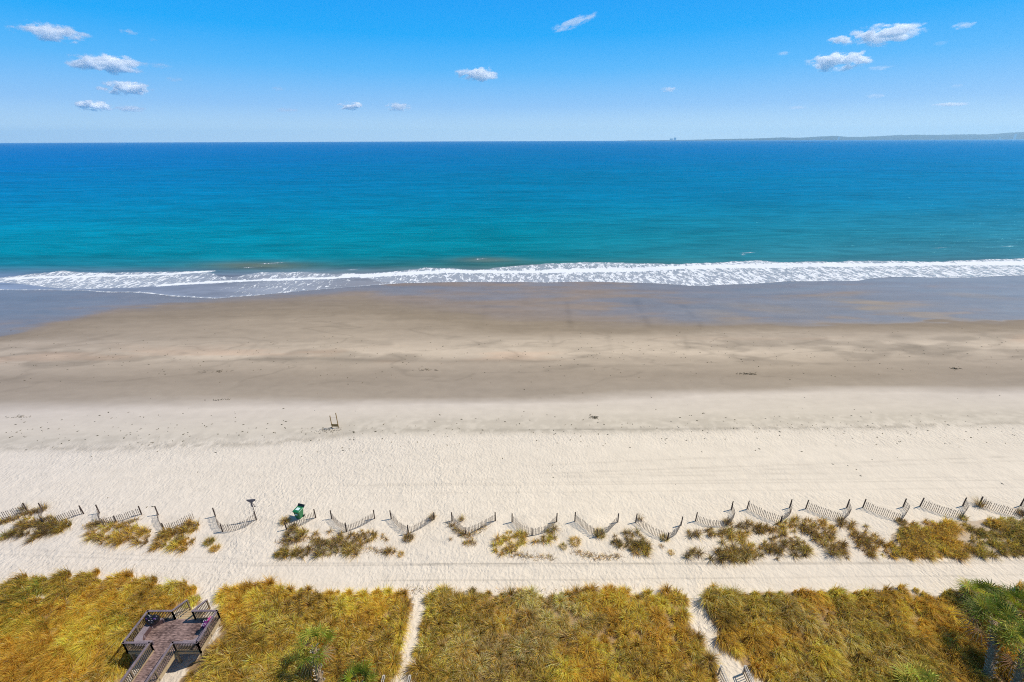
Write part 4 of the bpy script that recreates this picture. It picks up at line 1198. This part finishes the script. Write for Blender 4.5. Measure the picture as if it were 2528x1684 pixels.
def planks(mb, x0, x1, y0, y1, z, w=0.14, th=0.04):
    y = y0
    while y < y1 - 0.02:
        e = min(y + w - 0.012, y1)
        dz = random.uniform(-0.003, 0.003)
        mb.box(L3((x0 + x1) / 2 + random.uniform(-.012, .012), (y + e) / 2, z - th / 2 + dz), (x1 - x0, e - y, th))
        y += w


a = MB(); planks(a, XL, XR, YF, YB, DZ)
planks(a, BL, BR, YN, YF, DZ)
# steps down to the sand, facing the sea
floor_ = a.build("floor", M_DECK, dk)
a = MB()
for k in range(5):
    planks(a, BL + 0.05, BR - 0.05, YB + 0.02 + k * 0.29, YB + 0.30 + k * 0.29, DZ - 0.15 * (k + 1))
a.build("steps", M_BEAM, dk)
# rim joists and kick boards (paler timber)
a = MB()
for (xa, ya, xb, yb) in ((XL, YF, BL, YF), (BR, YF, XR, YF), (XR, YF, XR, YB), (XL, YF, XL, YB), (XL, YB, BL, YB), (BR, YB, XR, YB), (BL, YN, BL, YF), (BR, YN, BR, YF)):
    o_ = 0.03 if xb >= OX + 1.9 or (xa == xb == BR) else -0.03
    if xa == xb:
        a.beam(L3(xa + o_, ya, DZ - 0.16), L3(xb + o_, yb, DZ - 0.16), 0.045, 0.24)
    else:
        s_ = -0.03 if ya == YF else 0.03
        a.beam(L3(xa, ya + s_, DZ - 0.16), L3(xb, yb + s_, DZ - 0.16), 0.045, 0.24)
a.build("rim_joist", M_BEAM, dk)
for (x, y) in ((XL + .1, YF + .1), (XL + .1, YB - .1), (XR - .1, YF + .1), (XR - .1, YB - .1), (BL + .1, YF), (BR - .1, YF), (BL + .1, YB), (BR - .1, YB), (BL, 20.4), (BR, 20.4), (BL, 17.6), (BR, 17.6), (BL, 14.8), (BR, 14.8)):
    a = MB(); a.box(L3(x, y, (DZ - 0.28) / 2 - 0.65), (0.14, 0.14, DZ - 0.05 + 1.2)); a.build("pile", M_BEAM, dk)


def railing(p, q, zp=DZ, zq=DZ, npost=2, out=0):
    """one run of railing: slat panel with cap board and posts"""
    px_, py_ = p; qx, qy = q
    L = math.hypot(qx - px_, qy - py_); ux, uy = (qx - px_) / L, (qy - py_) / L
    m_ = MB()
    nb_ = int(L / 0.135)
    for k in range(nb_ + 1):
        t_ = (k + 0.5) / (nb_ + 1)
        x, y, z = px_ + (qx - px_) * t_, py_ + (qy - py_) * t_, zp + (zq - zp) * t_
        m_.beam(L3(x, y, z + 0.08), L3(x, y, z + RH - 0.1), 0.038, 0.038, up=(ux, uy, 0))
    nx_, ny_ = -uy, ux
    for (dz_, hh_) in ((0.09, 0.09), (RH - 0.12, 0.09)):
        m_.beam(L3(px_ + nx_ * .04, py_ + ny_ * .04, zp + dz_), L3(qx + nx_ * .04, qy + ny_ * .04, zq + dz_), 0.035, hh_)
    r_ = m_.build("railing", M_SLAT, dk)
    m_ = MB(); m_.beam(L3(px_ - ux * .06, py_ - uy * .06, zp + RH), L3(qx + ux * .06, qy + uy * .06, zq + RH), 0.17, 0.04)
    m_.build("cap_board", M_RAIL, r_, bevel=0.006)
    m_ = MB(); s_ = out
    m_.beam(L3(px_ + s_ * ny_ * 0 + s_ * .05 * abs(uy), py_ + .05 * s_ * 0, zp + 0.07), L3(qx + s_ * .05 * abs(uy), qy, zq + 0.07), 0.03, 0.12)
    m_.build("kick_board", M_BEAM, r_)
    for k in range(npost):
        t_ = k / (npost - 1)
        x, y, z = px_ + (qx - px_) * t_, py_ + (qy - py_) * t_, zp + (zq - zp) * t_
        m_ = MB(); m_.box(L3(x, y, z + (RH - 0.03) / 2 - 0.12), (0.11, 0.11, RH + 0.20)); m_.build("post", M_SLAT, r_)
    return r_


railing((XL, YF), (BL, YF), npost=2)
railing((BR, YF), (XR, YF), npost=2)
railing((XL, YF), (XL, YB), npost=3)
railing((XR, YF), (XR, YB), npost=3, out=1)
railing((XL, YB), (BL - .05, YB), npost=2)
railing((BR - .15, YB), (XR, YB), npost=2)
railing((BL, YF), (BL, YN), npost=8, out=1)
railing((BR, YF), (BR, YN), npost=8, out=1)
railing((BL - .05, YB), (BL + .12, YB + 1.42), DZ, DZ - 0.62, npost=2)
railing((BR - .15, YB), (BR + .0, YB + 1.42), DZ, DZ - 0.62, npost=2)


def bench(poly, inner, label=None):
    """seat boards follow a polygon; solid apron along the inner edge"""
    zs = DZ + 0.45
    m_ = MB(); n_ = len(poly)
    top = [L3(x, y, zs) for x, y in poly]; bot = [L3(x, y, zs - 0.05) for x, y in poly]
    m_.add(top + bot, [tuple(range(n_)), tuple(range(2 * n_ - 1, n_ - 1, -1))] + [(i, n_ + i, n_ + (i + 1) % n_, (i + 1) % n_) for i in range(n_)])
    b_ = m_.build("bench", M_BENCH, dk)
    m_ = MB()
    for (p_, q_) in zip(inner[:-1], inner[1:]):
        m_.beam(L3(p_[0], p_[1], DZ + 0.215), L3(q_[0], q_[1], DZ + 0.215), 0.04, 0.36)
    m_.build("apron", M_APRON, b_)
    for p_ in inner:
        m_ = MB(); m_.box(L3(p_[0], p_[1], DZ + 0.2), (0.1, 0.1, 0.385)); m_.build("leg", M_RAIL, b_)


bench([(-30.50, 23.88), (-30.02, 23.38), (-28.95, 23.38), (-28.95, 23.80), (-29.75, 23.80), (-30.02, 24.25), (-30.02, 25.1), (-29.35, 25.66), (-30.1, 25.66), (-30.50, 25.4)],
      [(-28.98, 23.78), (-29.73, 23.78), (-29.99, 24.23), (-29.99, 25.08), (-29.37, 25.62)])
bench([(-26.45, 23.38), (-25.48, 23.38), (-25.00, 23.90), (-25.00, 25.68), (-25.46, 25.68), (-25.46, 24.15), (-25.74, 23.82), (-26.45, 23.82)],
      [(-26.42, 23.79), (-25.76, 23.79), (-25.49, 24.15), (-25.49, 25.62)])

# ------------------------------------------------------------------ things left on the deck
M_BAG = plain_mat("black_bag", (0.010, 0.008, 0.012), 0.35, 0.5, 0.3, 6)
M_VIO = plain_mat("violet_cloth", (0.10, 0.03, 0.17), 0.6, 0.3, 0.4, 9)
M_MAG = plain_mat("magenta_cloth", (0.45, 0.02, 0.16), 0.6, 0.3, 0.3, 9)
M_PUR = plain_mat("purple_cloth", (0.10, 0.01, 0.11), 0.6, 0.3, 0.4, 9)
M_PALE = plain_mat("pale_pattern", (0.72, 0.62, 0.68), 0.6)


def lump(name, c, r, mat, parent, seed, squash=0.85, knot=True):
    bpy.ops.mesh.primitive_ico_sphere_add(subdivisions=4, radius=1)
    o = bpy.context.object; me = o.data; bpy.data.objects.remove(o)
    nv = len(me.vertices); co = np.empty(nv * 3); me.vertices.foreach_get("co", co); co = co.reshape(-1, 3)
    d = 1 + 0.34 * (fbm(co[:, 0] * 2.2 + seed, co[:, 1] * 2.2 + co[:, 2] * 1.7, 600 + seed, 3) - 0.5) + 0.12 * (fbm(co[:, 0] * 6 + co[:, 2] * 5, co[:, 1] * 6, 610 + seed, 2) - .5)
    co = co * d[:, None]
    co[:, 2] = np.where(co[:, 2] < -0.6, -0.6, co[:, 2])
    co = co * np.array([r[0], r[1], r[2]])
    co[:, 2] += 0.6 * r[2]
    me.vertices.foreach_set("co", co.ravel())
    for p in me.polygons: p.use_smooth = True
    me.materials.append(mat); me.name = name
    o2 = link(bpy.data.objects.new(name, me), parent)
    o2.location = c
    return o2


bz = DZ + 0.45
t = empty("bag_heap", (-30.05, 25.42, bz)); tag(t, "heap of bulging black bags with violet flecks on the deck's left bench", "bags")
lump("bag", (-0.24, 0.0, 0.0), (0.32, 0.27, 0.42), M_BAG, t, 1)
lump("bag", (0.26, 0.02, 0.0), (0.32, 0.27, 0.38), M_BAG, t, 2)
lump("bag", (0.02, -0.22, 0.0), (0.34, 0.22, 0.26), M_BAG, t, 3)
lump("towel", (-0.26, -0.10, 0.46), (0.14, 0.12, 0.07), M_VIO, t, 4)
lump("towel", (0.30, -0.08, 0.42), (0.13, 0.12, 0.07), M_VIO, t, 5)
a = MB()
for k in range(10):
    an = random.uniform(0, 6.28); rr = random.uniform(.1, .4)
    a.box((math.cos(an) * rr, -0.05 + math.sin(an) * rr * .6, 0.50 - rr * .3), (0.07, 0.05, 0.03), Matrix.Rotation(random.uniform(0, 3), 3, 'Z'))
a.build("pale_strap", M_PALE, t)
a = MB(); a.beam((0.02, 0.16, 0.02), (-0.10, -0.05, 0.78), 0.09, 0.03); a.build("tan_slat", M_PALEW, t)

t = empty("beach_bag", (-25.24, 25.12, bz)); tag(t, "magenta and purple patterned beach bags on the deck's right bench", "bags")
lump("bag", (0.02, 0.24, 0), (0.22, 0.24, 0.30), M_MAG, t, 7)
lump("bag", (-0.10, -0.18, 0), (0.24, 0.26, 0.30), M_PUR, t, 8)


def ring(c, r, th, tilt):
    m_ = MB()
    pts = [Vector(c) + Matrix.Rotation(tilt, 3, 'X') @ Vector((math.cos(k / 10 * 5.4) * r, math.sin(k / 10 * 5.4) * r, 0)) for k in range(11)]
    m_.tube(pts, th, 5); return m_


for i, (c, r_) in enumerate((((-0.06, -0.33, 0.42), 0.09), ((-0.22, -0.02, 0.44), 0.08), ((0.05, 0.22, 0.46), 0.07), ((0.10, 0.36, 0.42), 0.06), ((-0.02, 0.07, 0.43), 0.05))):
    ring(c, r_, 0.015, 0.35).build("loop_mark", M_PALE, t)
a = MB(); a.beam((-0.26, -0.42, 0.36), (-0.20, -0.22, 0.48), 0.03, 0.02); a.build("stroke_mark", M_PALE, t)


# ------------------------------------------------------------------ two more walkways at the frame's lower edge
def walkway(name, label, xl, xr, yend, z0_, zfar, flare_r=None, mat=M_PALEW):
    t_ = empty(name, ((xl + xr) / 2, yend, 0)); tag(t_, label, "walkway")
    ox, oy = (xl + xr) / 2, yend
    yn = 9.0
    m_ = MB(); y = yn
    while y < yend - 0.9:
        zz = z0_ + (zfar - z0_) * min(1, (yend - 0.9 - y) / 5.0)
        m_.box(((xl + xr) / 2 - ox, y - oy, zz), (xr - xl, 0.13, 0.04)); y += 0.142
    m_.build("floor", mat, t_)
    for x, side in ((xl, -1), (xr, 1)):
        m_ = MB(); y = yn
        while y < yend - 0.05:
            zz = z0_ + (zfar - z0_) * min(1, max(0, (yend - 0.9 - y) / 5.0))
            m_.beam((x - ox, y - oy, zz - 0.3), (x - ox, y - oy, zz + 0.86), 0.04, 0.04, up=(0, 1, 0)); y += 0.16
        r_ = m_.build("railing", M_SLAT if side > 0 else mat, t_)
        m_ = MB()
        ys_ = [yend, yend - 0.9, yend - 5.9, yn]; zs_ = [z0_, z0_, zfar, zfar]
        for k in range(3):
            for off_, w_ in ((-0.07, 0.05), (0.07, 0.05)):
                m_.beam((x - ox + off_, ys_[k] - oy, zs_[k] + 0.9), (x - ox + off_, ys_[k + 1] - oy, zs_[k + 1] + 0.9), w_, 0.04)
        m_.build("handrail", mat, r_)
        for k, yy in enumerate((yend - 0.02, yend - 2.4, yend - 4.8, yend - 7.2)):
            zz = z0_ + (zfar - z0_) * min(1, max(0, (yend - 0.9 - yy) / 5.0))
            m_ = MB(); m_.box((x - ox, yy - oy, zz + 0.2), (0.1, 0.1, 1.4)); m_.build("post", mat, r_)


x1, y1, _ = un(1780, 1643, 1.15); x2, y2, _ = un(1836, 1641, 1.15)
walkway("beach_walkway", "pale slatted walkway end at the foot of the right sand path", x1, x2 + 0.1, y1, 0.25, 0.9)
x1, y1, _ = un(948, 1668, 1.0); x2, y2, _ = un(1012, 1668, 1.0)
walkway("beach_walkway", "tips of walkway rails at the bottom edge of the middle sand path", x1, x2, y1, 0.15, 0.7)

# ------------------------------------------------------------------ palms
M_TRUNK = wood_mat("palm_trunk", (0.17, 0.11, 0.055), (0.34, 0.24, 0.14), sc=(4, 4, 8), rough=0.9)
M_BOOT = wood_mat("palm_boot", (0.35, 0.27, 0.18), (0.66, 0.55, 0.40), sc=(4, 4, 8), rough=0.85)


def palm(base_px, crown_px, crown_z, nf, scale, label, seed, bend=0.3, yellow=0.15):
    rnd = random.Random(seed)
    bx, by, _ = un(*base_px); bz_ = float(ground_z(bx, by))
    cx, cy, _ = un(crown_px[0], crown_px[1], crown_z)
    root = empty("palm_tree", (bx, by, bz_)); tag(root, label, "palm tree", "fan palms in the dune grass")
    top = Vector((cx - bx, cy - by, crown_z - bz_))
    pts = []
    for k in range(9):
        t_ = k / 8
        p = Vector((top.x * (t_ ** (1 + bend)), top.y * (t_ ** (1 + bend)), top.z * t_ - 0.15 * (1 - t_)))
        pts.append(p)
    m_ = MB(); m_.tube(pts, [0.24 - 0.04 * k / 8 for k in range(9)], 12)
    tr = m_.build("trunk", M_TRUNK, root, smooth=True)
    m_ = MB(); nb_ = int(top.length * 26)
    for k in range(nb_):
        t_ = (k + .5) / nb_
        f = t_ * 8; i = min(7, int(f)); p = pts[i].lerp(pts[i + 1], f - i)
        an = k * 2.4; d = Vector((math.cos(an), math.sin(an), 0))
        m_.beam(p + d * 0.17, p + d * (0.33 + rnd.uniform(0, .06)) + Vector((0, 0, 0.20)), 0.075, 0.03)
    m_.build("leaf_base", M_BOOT, tr)
    V = []; F = []; C = []

    def quad(a_, b_, c_, d_, col):
        n0 = len(V); V.extend([a_, b_, c_, d_]); F.append((n0, n0 + 1, n0 + 2, n0 + 3)); C.extend([col] * 4)

    for k in range(nf):
        az = k * 2.399 + rnd.uniform(-.25, .25)
        dead = k < nf * 0.15
        elev = (-0.5 if dead else -0.15 + 1.35 * ((k - nf * .15) / (nf * .85)) ** 1.2) + rnd.uniform(-.12, .12)
        d = Vector((math.cos(az) * math.cos(elev), math.sin(az) * math.cos(elev), math.sin(elev)))
        side = Vector((-math.sin(az), math.cos(az), 0)); nrm = d.cross(side) * -1
        if nrm.z < 0: nrm = -nrm
        pl = scale * rnd.uniform(0.75, 1.05)
        g_ = rnd.random()
        if dead: col = (0.30 * rnd.uniform(.8, 1.2), 0.20, 0.09)
        elif g_ < yellow: col = (0.46, 0.42, 0.05)
        else: col = (0.055 + 0.20 * g_, 0.085 + 0.19 * g_, 0.010)
        o_ = top + Vector((0, 0, 0.05)); e_ = o_ + d * pl + Vector((0, 0, -0.05 * pl))
        quad(tuple(o_ - side * .02), tuple(o_ + side * .02), tuple(e_ + side * .012), tuple(e_ - side * .012), tuple(c * 1.3 for c in col))
        nl = 15; fl = scale * rnd.uniform(0.80, 1.05)
        for j in range(nl):
            th = (j / (nl - 1) - .5) * 4.3
            ld = (d * math.cos(th) + side * math.sin(th) + nrm * (0.22 * abs(math.sin(th)) + 0.05)).normalized()
            ll = fl * (1.0 - 0.28 * (abs(th) / 2.15) ** 2) * rnd.uniform(.88, 1.08)
            wv = ld.cross(nrm).normalized() * 0.036
            m1 = e_ + ld * ll * .55; m2 = e_ + ld * ll + Vector((0, 0, -ll * rnd.uniform(.12, .42)))
            cc = tuple(c * rnd.uniform(.8, 1.25) for c in col)
            quad(tuple(e_ - wv * .4), tuple(e_ + wv * .4), tuple(m1 + wv), tuple(m1 - wv), cc)
            ct = tuple(min(1, c * 1.25 + 0.02) for c in cc)
            quad(tuple(m1 - wv), tuple(m1 + wv), tuple(m2 + wv * .12), tuple(m2 - wv * .12), ct)
    V = np.array(V); F = np.array(F)
    np_mesh("crown", V, F.ravel(), np.arange(len(F)) * 4, np.full(len(F), 4), M_PALM, root, colors=np.array(C))


palm((802, 1740), (775, 1600), 2.3, 17, 1.1, "young fan palm standing alone in the golden grass left of the first path", 11)
palm((893, 1712), (886, 1690), 0.9, 20, 1.0, "low green fan palm cut by the bottom edge right of the lone palm", 12, yellow=0.05)
palm((2408, 1510), (2422, 1476), 1.2, 22, 1.15, "leftmost and farthest of the right-hand fan palms, low fans over the grass edge", 13)
palm((2432, 1685), (2456, 1535), 2.7, 28, 1.35, "tallest fan palm with its rough trunk in full view at the lower right", 14, bend=0.6)
palm((2488, 1560), (2505, 1505), 1.9, 26, 1.3, "fan palm behind the tallest one, cut by the right edge", 15)
palm((2490, 1740), (2530, 1606), 2.7, 28, 1.35, "fan palm in the lower right corner, crown half outside the photo", 16, bend=0.5)
palm((2278, 1730), (2272, 1698), 0.9, 18, 1.1, "yellow-green fan palm tips rising from the bottom edge in the right grass", 17, yellow=0.6)
palm((2560, 1560), (2575, 1500), 2.6, 22, 0.9, "fan palm just past the right edge, a few fans showing", 18)
